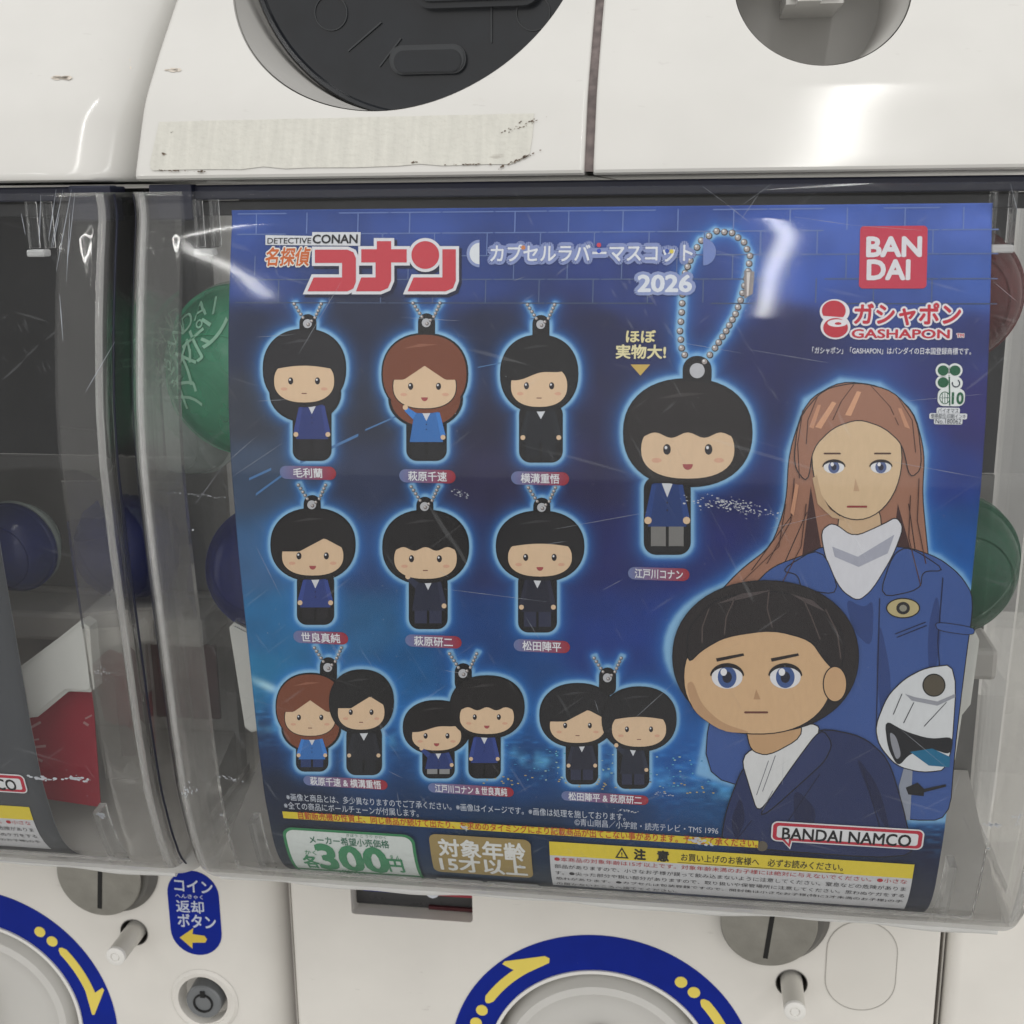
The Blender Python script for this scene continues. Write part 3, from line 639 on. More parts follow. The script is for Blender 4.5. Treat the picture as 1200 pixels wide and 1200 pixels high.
def interior(par, dx, left):
    box('top_frame', -.143+dx, .143+dx, .0065, .016, -.0015, -.0062, M['navy'], par, .0006)
    box('top_frame', -.143+dx, .143+dx, .0120, .024, -.0064, -.0112, M['dark'], par, .0006)
    box('frame_post', -.1435+dx, -.129+dx, .0035, .009, -.0012, -.0125, M['navy'], par, .0006)
    box('frame_post', .129+dx, .1435+dx, .0035, .009, -.0012, -.0125, M['navy'], par, .0006)
    box('top_board', -.1435+dx, .1435+dx, .03, .086, -.002, -.006, M['dark'], par, 0)
    box('back_wall', -.1435+dx, .1435+dx, .0850, .0868, -.002, -.108, M['dark'], par, 0)
    box('back_wall', -.1435+dx, .1435+dx, .0835, .0868, -.1085, -.165, M['greyin'], par, 0)
    box('back_wall', -.1435+dx, .1435+dx, .0800, .0868, -.1655, -.252, M['greyin'] if not left else M['ledge'], par, 0)
    box('ledge', -.1430+dx, .1430+dx, .052, .079, -.166, -.178, M['ledge'], par, .002)
interior(lower, 0, False); interior(lower_l, -.3, True)
# chute panels low in the left case, seen between the two windows
box('chute_panel', -.186, -.156, .060, .062, -.180, -.212, M['maroon'], lower_l, .0005)
def bracket(par, cx, z0, z1, w, y, sx=1):
    prism('bracket', [(cx-w, z0), (cx-w*.55, z0+.002), (cx+w, z0+.0015), (cx+w, z1-.002), (cx+w*.5, z1), (cx-w*.1, z1), (cx-w*.7, z1+.003)], y, y+.006, M['bracket'], par, .0015)
b0 = on_y(267, 730, .018); b1 = on_y(300, 860, .018)
prism('bracket', [(b0[0], b0[1]-.002), (b0[0]+.002, b0[1]), (b0[0]+.008, b0[1]-.003), (b1[0]+.004, b1[1]+.03), (b1[0]+.003, b1[1]+.002), (b1[0]-.002, b1[1]), (b1[0]-.0045, b1[1]+.002)], .018, .024, M['bracket'], lower, .001)
b0 = on_y(1118, 740, .018); b1 = on_y(1142, 893, .018)
prism('bracket', [(b0[0]-.004, b0[1]), (b0[0]+.007, b0[1]), (b0[0]+.0085, b0[1]-.003), (b0[0]+.0075, b0[1]-.026), (b0[0]+.005, b0[1]-.030), (b0[0]+.004, b1[1]), (b0[0]-.004, b1[1])], .018, .024, M['bracket'], lower, .001)
pl = lambda x, y: on_y(x, y, .012)
prism('bracket', [pl(21, 783), pl(68, 748), pl(93, 728), pl(103, 735), pl(110, 808), pl(104, 813), pl(78, 812), pl(42, 842), pl(32, 843)], .012, .02, M['bracket'], lower_l, .0015)
pl2 = lambda x, y: on_y(x, y, .03)
prism('bracket', [pl2(93, 722), pl2(98, 718), pl2(176, 712), pl2(178, 750), pl2(112, 760), pl2(110, 808), pl2(102, 806)], .03, .036, M['ledge'], lower_l, .001)
# case floor tray: pale, sloping
for dx, par in ((0, lower), (-.3, lower_l)):
    bm = bmesh.new(); v = [bm.verts.new(c) for c in ((-.142+dx, .079, -.226), (.142+dx, .079, -.226), (.142+dx, .016, -.2495), (-.142+dx, .016, -.2495), (-.142+dx, .079, -.2515), (.142+dx, .079, -.2515), (.142+dx, .016, -.2515), (-.142+dx, .016, -.2515))]
    for f in ((0,1,2,3),(7,6,5,4),(0,4,5,1),(1,5,6,2),(2,6,7,3),(3,7,4,0)): bm.faces.new([v[i] for i in f])
    bmesh.ops.recalc_face_normals(bm, faces=bm.faces); from_bm('tray', bm, M['ledge'], par)

def chaikin(p, n=2):
    for _ in range(n): p = [q for a, b in zip(p, p[1:]+p[:1]) for q in ((a[0]*.8+b[0]*.2, a[1]*.8+b[1]*.2), (a[0]*.2+b[0]*.8, a[1]*.2+b[1]*.8))]
    return p
# ---------------- capsules (loose inside the cases)
def capsule(px, py_, Y, rpx, top, bot, rot, label, text=None, grp='plastic capsules inside the cases'):
    x, z = on_y(px, py_, Y); dist = (Vector((x, Y, z))-Vector(CAM)).dot(Vector(FW)); r = rpx/F*dist
    t = thing('capsule', label, 'capsule', (x, Y, z), grp)
    R_ = Matrix.Translation((x, Y, z)) @ Matrix.Rotation(rot[0], 4, 'Y') @ Matrix.Rotation(rot[1], 4, 'X') @ Matrix.Translation((-x, -Y, -z))
    def half(name, sg, mt):
        prof = [(r*math.cos(a), Y+sg*r*math.sin(a)) for a in np.linspace(math.radians(3), math.pi/2, 20)]
        prof = [(r*1.04, Y+sg*.0003), (r*1.04, Y+sg*.0022), (r, Y+sg*.0026)]+prof[1:]
        lathe(name, x, z, prof, mt, t, 64, tilt=R_)
    half('upper_half', -1, top); half('lower_half', 1, bot)
    # moulded rings and ribs on the dome
    for k, rr in enumerate((.72,)):
        y = Y-r*math.sqrt(1-rr*rr)-.0003
        lathe('moulded_ring', x, z, [(r*rr, y), (r*(rr+.008), y-.0002), (r*(rr+.016), y+.0003)], top, t, 64, tilt=R_)
    return t, R_, (x, Y, z), r
cg, Rg, cgc, rg = capsule(300, 432, .030, 102, M['cap_green'], M['cap_clear'], (.5, .35), 'green capsule at the upper left behind the blue poster')
ik = Ink(cg, 'embossed_letters', surf=lambda z: 0*z, map_=lambda x, y: on_y(x, y, cgc[1]), cut=0, base=0)
for k, (s_, a_, r_) in enumerate((('BANDAI', 140, .80), ('ガシャポン', 165, .55))):
    for i, ch in enumerate(s_):
        v, f = glyphs(ch, 0.)
        if not len(v): continue
        an = math.radians(a_+30-i*13*(1 if k == 0 else 1.7)); q = (v-v.mean(0))*(.008 if k == 0 else .013); ca, sa = math.cos(an-math.pi/2), math.sin(an-math.pi/2)
        pts = []
        for x_, z_ in q:
            X = rg*r_*math.cos(an)+x_*ca-z_*sa; Z = rg*r_*math.sin(an)+x_*sa+z_*ca; d2 = min(X*X+Z*Z, rg*rg*.98)
            ik.v.append((cgc[0]+X, cgc[1]-math.sqrt(rg*rg-d2)-.0006, cgc[2]+Z)); ik.c.append((.30, .55, .40, 1))
        n0 = len(ik.v)-len(q); ik.f += [[n0+j for j in p] for p in f]
ik.done()
capsule(222, 490, .048, 66, M['cap_clear'], M['cap_clear'], (.9, .4), 'cloudy clear capsule below the green one left of the blue poster')
capsule(316, 665, .030, 72, M['cap_blue'], M['cap_blue'], (.2, -.3), 'blue capsule below the green one at the left edge of the blue poster')
M['cap_dark_green'] = capsule_mat('dark_green_translucent', (.012, .12, .06), .5)
capsule(1105, 660, .032, 84, M['cap_dark_green'], M['cap_dark_green'], (-.7, .2), 'dark green capsule at the right edge of the blue poster')
capsule(1112, 345, .034, 80, M['cap_red'], M['cap_red'], (.4, .1), 'dim red capsule behind the upper right corner of the blue poster')
capsule(18, 640, .045, 52, M['cap_blue'], M['cap_clear'], (.4, .1), 'dark blue capsule deep in the left machine above the white bracket')
capsule(150, 640, .062, 60, M['cap_blue'], M['cap_blue'], (.4, .1), 'dark blue capsule in the gap between the two windows')
# red printed card standing in the left case
cardp = [on_y(28, 846, .022), on_y(62, 815, .022), on_y(108, 806, .022), on_y(118, 946, .022), on_y(45, 935, .022)]
cx0, cz0 = on_y(70, 946, .022)
card = thing('card', 'red printed card with pale writing inside the left machine', 'card', (cx0, .0225, cz0))
prism('card_sheet', cardp, .022, .0225, M['red'], card)
ik = Ink(card, 'card_lettering', surf=lambda z: .022+0*z, map_=lambda x, y: on_y(x, y, .022), cut=0, base=.0001)
for (x0, y0, x1, y1, w) in ((30, 856, 48, 846, 3), (34, 868, 46, 866, 2), (34, 876, 54, 874, 3), (40, 872, 38, 896, 3), (34, 884, 50, 892, 3), (98, 846, 104, 850, 3), (100, 842, 108, 838, 2)):
    d = Vector((x1-x0, y1-y0)).normalized(); nn = Vector((-d.y, d.x))*w*.5
    ik.poly([(x0-nn.x, y0-nn.y), (x1-nn.x, y1-nn.y), (x1+nn.x, y1+nn.y), (x0+nn.x, y0+nn.y)], (200, 150, 150), 1)
ik.done()

# ==================================================================== posters
def sheet(par, dx, colf, nx, nz, name='paper_sheet'):
    X = np.linspace(XL, XR, nx); Z = np.linspace(ZB, ZT, nz); XX, ZZ = np.meshgrid(X, Z); YY = py(ZZ)
    col = colf(XX, YY, ZZ)
    n = nx*nz; co = np.stack([XX+dx, YY, ZZ], -1).reshape(-1, 3)
    bk = co.copy(); bk[:, 1] += .00025
    idx = np.arange(n).reshape(nz, nx); q = np.stack([idx[:-1, :-1], idx[:-1, 1:], idx[1:, 1:], idx[1:, :-1]], -1).reshape(-1, 4)
    edge_ = list(idx[0, :])+list(idx[1:, -1])+list(idx[-1, -2::-1])+list(idx[-2:0:-1, 0])
    sides = [[edge_[i], edge_[i]+n, edge_[(i+1) % len(edge_)]+n, edge_[(i+1) % len(edge_)]] for i in range(len(edge_))]
    faces = np.concatenate([q, q[:, ::-1]+n, np.array(sides)])
    me = bpy.data.meshes.new(name); me.vertices.add(2*n); me.vertices.foreach_set('co', np.concatenate([co, bk]).astype(np.float32).ravel())
    me.loops.add(len(faces)*4); me.loops.foreach_set('vertex_index', faces.astype(np.int32).ravel())
    me.polygons.add(len(faces)); me.polygons.foreach_set('loop_start', np.arange(len(faces), dtype=np.int32)*4); me.update(calc_edges=True); me.validate()
    at = me.color_attributes.new('ink', 'FLOAT_COLOR', 'POINT'); c4 = np.ones((2*n, 4), np.float32); c4[:n, :3] = col.reshape(-1, 3); c4[n:, :3] = .6
    at.data.foreach_set('color', c4.ravel())
    return link(name, me, M['print'], par, smooth=True)
poster = thing('poster', 'large blue printed poster with rows of rubber charms behind the clear window', 'poster', (0, 0, -.248))
poster_l = thing('poster', 'dark grey poster edge in the left machine above the yellow notice strip', 'poster', (-.3, 0, -.248))

SK = (232, 200, 165); BK = (24, 22, 24)
charms = [  # tab, [(head cx, cy, rx, ry, hair, body cx, top, bottom, half width, cloth, legs, long hair)]
 ((361, 379), [(357, 432, 49, 47, (36, 34, 38), 366, 474, 540, 24, (48, 62, 125), (34, 32, 36), 1)]),
 ((500, 378), [(498, 438, 51, 48, (128, 72, 50), 500, 482, 540, 25, (58, 118, 190), (30, 30, 34), 1)]),
 ((634, 380), [(632, 438, 46, 46, (28, 27, 29), 634, 480, 542, 27, (32, 34, 40), (30, 32, 38), 0)]),
 ((366, 591), [(367, 638, 50, 43, (34, 31, 32), 370, 678, 732, 23, (48, 66, 132), (34, 32, 36), 0)]),
 ((498, 593), [(499, 641, 51, 44, (32, 30, 32), 502, 680, 737, 24, (42, 46, 66), (52, 56, 80), 0)]),
 ((635, 594), [(633, 640, 52, 42, (34, 33, 36), 630, 678, 741, 24, (36, 38, 54), (48, 52, 76), 0)]),
 ((385, 781), [(364, 828, 41, 40, (128, 72, 50), 366, 864, 904, 20, (58, 118, 190), (40, 60, 110), 1), (424, 822, 38, 38, (28, 27, 29), 427, 858, 908, 22, (34, 35, 42), (30, 32, 38), 0)]),
 ((543, 788), [(512, 852, 40, 32, (30, 27, 28), 514, 880, 912, 20, (44, 62, 120), (150, 150, 150), 0), (571, 828, 44, 37, (34, 31, 32), 568, 862, 912, 20, (48, 66, 132), (34, 32, 36), 0)]),
 ((712, 793), [(677, 838, 45, 38, (34, 33, 36), 682, 872, 919, 20, (40, 42, 58), (48, 52, 76), 0), (749, 842, 44, 38, (30, 29, 32), 742, 876, 924, 20, (38, 42, 58), (48, 52, 76), 0)]),
 ((817, 434), [(806, 507, 76, 64, (34, 28, 28), 782, 566, 650, 29, (32, 60, 120), (130, 128, 125), 0)]),
]
def charm_shapes(tab, figs):
    s = [rrect(tab[0]-10, tab[1]-11, tab[0]+10, tab[1]+22, 10)]
    if tab[0] > 800: s = [rrect(tab[0]-17, tab[1]-17, tab[0]+17, tab[1]+24, 16)]
    for f in figs:
        s.append(ell(f[0], f[1], f[2], f[3], 44, pw=.9))
        s.append(rrect(f[5]-f[8]*.95, f[6]-8, f[5]+f[8]*.95, f[7], f[8]*.5))
        if f[11]: s.append(ell(f[0]+1, f[1]+f[3]*.62, f[2]*.86, f[3]*.72, 36))
    return s
rear_hair = [(925, 530), (922, 590), (905, 640), (868, 668), (838, 700), (1092, 700), (1086, 640), (1080, 580), (1083, 530), (1070, 480), (1030, 452), (985, 447), (945, 470)]
front_jkt = [(858, 930), (872, 896), (905, 880), (960, 852), (1010, 862), (1040, 888), (1056, 940), (1064, 975), (1068, 1006), (845, 990), (850, 955)]
rear_jkt = [(905, 664), (950, 648), (965, 640), (1060, 640), (1100, 654), (1125, 674), (1141, 700), (1130, 780), (1118, 880), (1112, 960), (1060, 960), (900, 930), (820, 905), (850, 760), (880, 690)]
BGC = [(280, 250, 62, 92, 165), (500, 250, 60, 90, 165), (720, 250, 64, 94, 170), (1000, 250, 78, 108, 188), (1150, 250, 84, 112, 190),
 (290, 320, 52, 80, 150), (560, 320, 50, 74, 140), (720, 330, 44, 66, 135), (940, 320, 62, 96, 180), (1140, 330, 66, 98, 172),
 (290, 390, 44, 54, 84), (430, 390, 38, 46, 74), (570, 390, 34, 42, 74), (700, 390, 34, 40, 86), (930, 390, 34, 40, 96), (1140, 400, 48, 58, 120),
 (290, 480, 60, 66, 80), (430, 480, 48, 54, 74), (570, 480, 44, 44, 70), (700, 480, 40, 42, 82), (900, 470, 30, 34, 92), (1140, 480, 52, 50, 120),
 (290, 560, 72, 90, 116), (430, 560, 52, 62, 92), (570, 560, 52, 50, 84), (700, 560, 44, 42, 88), (880, 570, 26, 34, 100), (1100, 560, 34, 62, 140),
 (300, 650, 66, 106, 148), (430, 650, 46, 78, 130), (570, 650, 44, 54, 102), (700, 640, 36, 44, 108), (830, 650, 26, 36, 112), (1110, 630, 16, 88, 160),
 (310, 740, 44, 118, 168), (430, 740, 44, 104, 150), (570, 745, 30, 76, 138), (700, 750, 26, 62, 138), (790, 760, 22, 60, 140), (1110, 740, 10, 110, 190),
 (300, 790, 40, 130, 176), (460, 790, 20, 96, 150), (620, 790, 20, 78, 140), (770, 830, 18, 74, 140), (1100, 870, 10, 110, 170),
 (320, 870, 20, 52, 96), (460, 880, 26, 72, 124), (620, 890, 24, 74, 130), (800, 870, 22, 90, 160),
 (330, 930, 26, 42, 70), (500, 950, 26, 62, 104), (700, 960, 30, 66, 110), (850, 950, 28, 80, 130), (1090, 930, 18, 92, 140),
 (345, 1000, 44, 56, 74), (560, 1015, 40, 66, 92), (640, 990, 28, 56, 88), (900, 990, 28, 38, 80), (1095, 990, 26, 36, 74), (1088, 1050, 46, 52, 74), (640, 1040, 60, 72, 88)]
def poly_dist(px, py2, poly):
    P_ = np.array(poly); d = np.full(px.shape, 1e9); ins = np.zeros(px.shape, bool)
    for i in range(len(P_)):
        a, b = P_[i-1], P_[i]; e = b-a; t = np.clip(((px-a[0])*e[0]+(py2-a[1])*e[1])/(e@e+1e-9), 0, 1)
        d = np.minimum(d, (px-a[0]-t*e[0])**2+(py2-a[1]-t*e[1])**2)
        c = ((a[1] > py2) != (b[1] > py2)); ins ^= c & (px < (b[0]-a[0])*(py2-a[1])/(b[1]-a[1]+1e-12)+a[0])
    return np.where(ins, 0, np.sqrt(d))
chain_big = [(826, 424), (838, 408), (851, 388), (862, 368), (868, 352), (877, 318), (879, 300), (872, 284), (858, 273), (840, 271), (822, 282), (812, 298), (803, 320), (800, 345), (799, 366), (797, 388), (799, 408), (806, 424)]
def vnoise(x, y, s):
    g = rng.random((80, 80)); u = (x/s) % 78; v = (y/s) % 78; i = u.astype(int); j = v.astype(int); a = u-i; b = v-j; a = a*a*(3-2*a); b = b*b*(3-2*b)
    return (g[i, j]*(1-a)+g[i+1, j]*a)*(1-b)+(g[i, j+1]*(1-a)+g[i+1, j+1]*a)*b
def bg(XX, YY, ZZ):
    px, q = proj(XX, YY, ZZ); num = np.zeros(px.shape+(3,)); den = np.zeros(px.shape)
    for c in BGC:
        w = 1/(((px-c[0])**2+(q-c[1])**2)/60**2+.05)**2.2; num += w[..., None]*np.array(lin(c[2:])); den += w
    col = num/den[..., None]
    n = vnoise(px+q*.3, q*1.6, 46)*.6+vnoise(px, q, 17)*.4
    col *= (.82+.36*n)[..., None]
    # painted city glow along a curved horizon, and water streaks
    hor = 800+ (px-290)*.14+ .00008*(px-560)**2; g = np.exp(-((q-hor-42)/9.)**2)*(vnoise(px, q, 9)**2)*1.3*(px < 900)
    col += g[..., None]*np.array([.10, .30, .42])
    g = np.exp(-((q-hor-30)/34.)**2)*(vnoise(px*1.3, q*4, 12)**3)*.55; col += g[..., None]*np.array([.06, .26, .5])
    g = np.exp(-((q-812-(px-330)*.45)/5.)**2)*np.exp(-((px-325)/26)**2)*.9; col += g[..., None]*np.array([.6, .72, .6])
    def glow(poly, r, amp, core=(.55, .85, 1.)):
        nonlocal col
        P_ = np.array(poly); m_ = (px > P_[:, 0].min()-3*r) & (px < P_[:, 0].max()+3*r) & (q > P_[:, 1].min()-3*r) & (q < P_[:, 1].max()+3*r)
        return m_, r, amp
    def apply(polys, r, amp):
        P_ = np.concatenate([np.array(p) for p in polys]); m_ = (px > P_[:, 0].min()-4*r) & (px < P_[:, 0].max()+4*r) & (q > P_[:, 1].min()-4*r) & (q < P_[:, 1].max()+4*r)
        x_, y_ = px[m_], q[m_]; d = np.min([poly_dist(x_, y_, p) for p in polys], 0)
        a = np.exp(-np.maximum(0, d-2)/r)*amp; b_ = np.exp(-(np.maximum(0, d-1)/ (r*.5))**2)*amp
        t = np.array([.03, .26, .72]); w_ = np.array([.42, .70, .88])
        c = col[m_]; c = c*(1-a*.85)[:, None]+t*(a*.85)[:, None]; c = c*(1-b_*.8)[:, None]+w_*(b_*.8)[:, None]; col[m_] = c
    for tab, figs in charms: apply(charm_shapes(tab, figs), 5.5 if tab[0] < 800 else 7, .9)
    apply([[(a[0]-2, a[1]-2), (b[0]-2, b[1]), (b[0]+2, b[1]+2), (a[0]+2, a[1])] for a, b in zip(chain_big, chain_big[1:])], 6, .9)
    for tab, _ in charms[:9]: apply([[(tab[0]-4, tab[1]), (tab[0]-17, tab[1]-24), (tab[0]-14, tab[1]-25)], [(tab[0]+5, tab[1]-3), (tab[0]+19, tab[1]-24), (tab[0]+16, tab[1]-25)]], 3.2, .75)
    apply([rear_hair], 8, .75); apply([rear_jkt], 8, .7); apply([ell(900, 760, 118, 80)], 8, .85)
    return np.clip(1.08*np.power(np.clip(col, 0, 2), 1.1), .002, .9)
sheet(poster, 0, bg, 520, 560)
sheet(poster_l, -.3145, lambda X, Y, Z: np.broadcast_to(np.array(lin((78, 80, 84))), X.shape+(3,)).copy(), 40, 120)

# faint printed brick joints
ik = Ink(poster, 'printed_brickwork')
rows_ = [(250, 0), (274, 1), (300, 0), (327, 1), (354, 0)]
for i, (yy, odd) in enumerate(rows_):
    x0, z0 = pp(281, yy); 
    fade = 1-i*.2; colr = lambda x, z, f=fade: (.13*f+.03, .20*f+.045, .50*f+.06, 1)
    for s0 in np.arange(XL+.002, XR-.004, .0165):
        if random.random() < .86: ik.poly([(s0, z0), (s0+.0160, z0), (s0+.0160, z0-.00035), (s0, z0-.00035)], None, 0, colf=colr, world=True)
    if i < 4:
        z1 = pp(281, rows_[i+1][0])[1]
        for s0 in np.arange(XL+.008+.008*odd, XR-.004, .0165):
            if random.random() < .85: ik.poly([(s0, z0), (s0+.00035, z0), (s0+.00035, z1), (s0, z1)], None, 0, colf=colr, world=True)
# pale beams and city windows
for a, b, w in (((300, 578), (345, 545), 3), ((352, 540), (420, 508), 3.4), ((428, 503), (480, 480), 2), ((292, 560), (318, 548), 3), ((620, 373), (634, 372), 1.5), ((560, 430), (590, 424), 1)):
    ik.poly([a, b, (b[0], b[1]+w), (a[0], a[1]+w)], (84, 128, 180), 0)
for k in range(150):
    x = random.uniform(590, 835); y = 872+(x-590)*.06+random.uniform(0, 40); w = random.uniform(1, 3.2); h = random.uniform(.6, 1.6)
    ik.poly([(x, y), (x+w, y+.05*w), (x+w, y+h), (x, y+h)], random.choice([(60, 140, 190), (100, 180, 210), (40, 110, 170), (170, 200, 190)]), 0)
for k in range(40):
    x = random.uniform(560, 840); y = 905+(x-560)*.05+random.uniform(0, 12)
    ik.poly([(x, y), (x+2.4, y+.2), (x+2.4, y+1.3), (x, y+1.2)], (196, 176, 110), 0)
for k in range(26):
    x = random.uniform(1062, 1108); y = 925+random.uniform(0, 22); ik.poly([(x, y), (x+2, y), (x+2, y+1.2), (x, y+1.2)], (70, 170, 200), 0)
ik.done()['kind'] = 'stuff'

# title lettering
ik = Ink(poster, 'printed_title')
def c1(pts): return [(260+x/4, 230+y/4) for x, y in pts]
ko = c1([(438, 250), (590, 250), (618, 262), (630, 290), (630, 400), (618, 432), (590, 445), (403, 445), (432, 380), (565, 380), (565, 312), (438, 312)])
na = c1([(728, 210), (795, 210), (795, 248), (868, 248), (868, 310), (795, 310), (795, 395), (780, 430), (745, 445), (630, 445), (655, 380), (722, 380), (722, 310), (655, 310), (655, 248), (728, 248)])
nn_ = c1([(1035, 248), (1098, 248), (1098, 395), (1085, 430), (1050, 445), (872, 445), (900, 380), (1035, 380)])
ci = ell(260+955/4, 230+275/4, 16.3, 16.3, 36)
for g, ly in ((ko, 4), (na, 4.5), (nn_, 4), (ci, 5)):
    ik.poly([(x+2.5, y+3) for x, y in offset_poly(g, 4.2)], (22, 28, 60), ly-2.8); ik.poly(offset_poly(g, 3.6), (232, 232, 236), ly)
for g, ly in ((ko, 6), (na, 6), (nn_, 6), (ci, 6.5)): ik.poly(g, (208, 66, 78), ly)
ik.poly(c1([(206, 182), (425, 186), (425, 168), (652, 168), (650, 232), (206, 228)]), (228, 230, 234), 4.2)
ik.text('DETECTIVE', 260+318/4, 230+208/4, 51, 6.6, (38, 38, 44), 7, .012); ik.text('CONAN', 260+533/4, 230+200/4, 52, 10, (34, 34, 40), 7, .03)
ik.text('名探偵', 260+311/4, 230+283/4, 51, 21, (214, 108, 50), 7, .03, stroke=(240, 236, 226), sw=.07, shear=.12)
# capsule subtitle
ik.text('カプセルラバーマスコット', 692, 296.5, 236, 20, (236, 238, 244), 5, .022, stroke=(140, 154, 204), sw=.20)
ik.text('2026', 779, 332, 62, 19, (232, 236, 244), 6, .035, stroke=(146, 160, 206), sw=.14)
ik.poly(ell(562, 297, 15, 16, 24, 90, 270), (146, 160, 206), 3); ik.poly(ell(562, 297, 11.5, 12.5, 24, 90, 270), (232, 236, 240), 4)
ik.poly(ell(824, 295, 15, 16, 24, -90, 90), (120, 140, 200), 3)
for x, y, c_ in ((613.5, 290, (214, 140, 90)), (702, 287, (214, 70, 90)), (702, 294, (60, 90, 190)), (782, 294, (60, 90, 180)), (787, 294.5, (230, 210, 90))): ik.poly(ell(x, y, 2.6, 2.6, 14), c_, 8)
ik.text('ほぼ', 751, 394, 34, 14, (236, 224, 170), 3, .03); ik.text('実物大!', 751, 412, 58, 16, (238, 228, 180), 3, .03)
ik.poly([(739, 427), (762, 427), (750.5, 440)], (212, 180, 96), 3)
ik.done()

# maker marks at the upper right
ik = Ink(poster, 'printed_maker_marks')
ik.rect(1008, 265, 1085.5, 338, (204, 58, 82), 2, r=.0012)
ik.text('BAN', 1047.5, 289, 63, 22, (232, 230, 234), 4, .04); ik.text('DAI', 1041, 316, 49, 22, (232, 230, 234), 4, .04)
WS = (240, 236, 240); RD = (200, 44, 62)
ik.text('ガシャポン', 1063, 368, 124, 25, RD, 4, .035, stroke=WS, sw=.085)
ik.text('GASHAPON', 1055, 391, 114, 10, RD, 4, .03, stroke=WS, sw=.12); ik.text('TM', 1125, 393, 8, 4, RD, 4, .03, stroke=WS, sw=.12)
ik.poly(ell(978, 365, 17.5, 14.5, 36), WS, 3); ik.poly(ell(979, 383, 17.5, 14.5, 36), WS, 3.3)
ik.poly(ell(977, 364, 14, 12, 30, 150, 400), RD, 4.5); ik.poly(ell(979, 384, 14.5, 11.5, 36), RD, 4.8); ik.poly(ell(981, 378.5, 11.5, 4.4, 30, 0, 360), WS, 5.2); ik.poly(ell(982, 379, 4, 1.6, 16), RD, 5.6)
ik.text('「ガシャポン」「GASHAPON」はバンダイの日本国登録商標です。', 1044, 411, 186, 8, (232, 232, 240), 3, .012)
gx, gy = 1112, 441
for dx_, dy_ in ((-7, -7), (7, -7), (-7, 7)): ik.poly(ell(gx+dx_, gy+dy_, 8.8, 8.4, 24), (236, 240, 238), 3)
ik.poly(ell(gx+8, gy+8, 8, 8, 24), (236, 240, 238), 3.1); ik.rect(1099, 455, 1130, 476, (236, 240, 238), 3.3, r=.0018); ik.rect(1108, 440, 1117, 460, (236, 240, 238), 3.5)
for dx_, dy_ in ((-7, -7), (7, -7), (-7, 7)): ik.poly(ell(gx+dx_, gy+dy_, 6.4, 6, 24), (24, 96, 62), 4.6)
ik.poly([(1111.3, 441), (1113, 441), (1113.5, 475), (1112, 475)], (24, 96, 62), 4.8)
ik.poly(ell(gx+8, gy+8, 5, 5, 20, -60, 200)+ell(gx+8, gy+8, 3.6, 3.6, 20, -60, 200)[::-1], (30, 40, 60), 4.9)
ik.poly(ell(1107, 466, 6.4, 7.4, 24), (24, 96, 62), 4.3); ik.poly(ell(1107, 466, 5.4, 6.4, 24), (236, 240, 238), 4.5)
for d_ in (-3, 0, 3): ik.poly([(1107+d_-.4, 460), (1107+d_+.4, 460), (1107+d_+.4, 472), (1107+d_-.4, 472)], (24, 96, 62), 4.8)
ik.poly([(1101, 465.6), (1113, 465.6), (1113, 466.4), (1101, 466.4)], (24, 96, 62), 4.9)
ik.text('10', 1122, 466.5, 13, 13, (24, 96, 62), 5, .04)
for s_, y, w in (('バイオマス', 481, 24), ('使用部位:印刷インキ', 487.5, 41), ('No.180062', 493.5, 30)):
    ik.rect(1111-w/2-1.5, y-3.6, 1111+w/2+1.5, y+3.9, (228, 230, 234), 3, r=.0005); ik.text(s_, 1111, y, w, 5.6, (50, 60, 70), 5, .006)
ik.done()

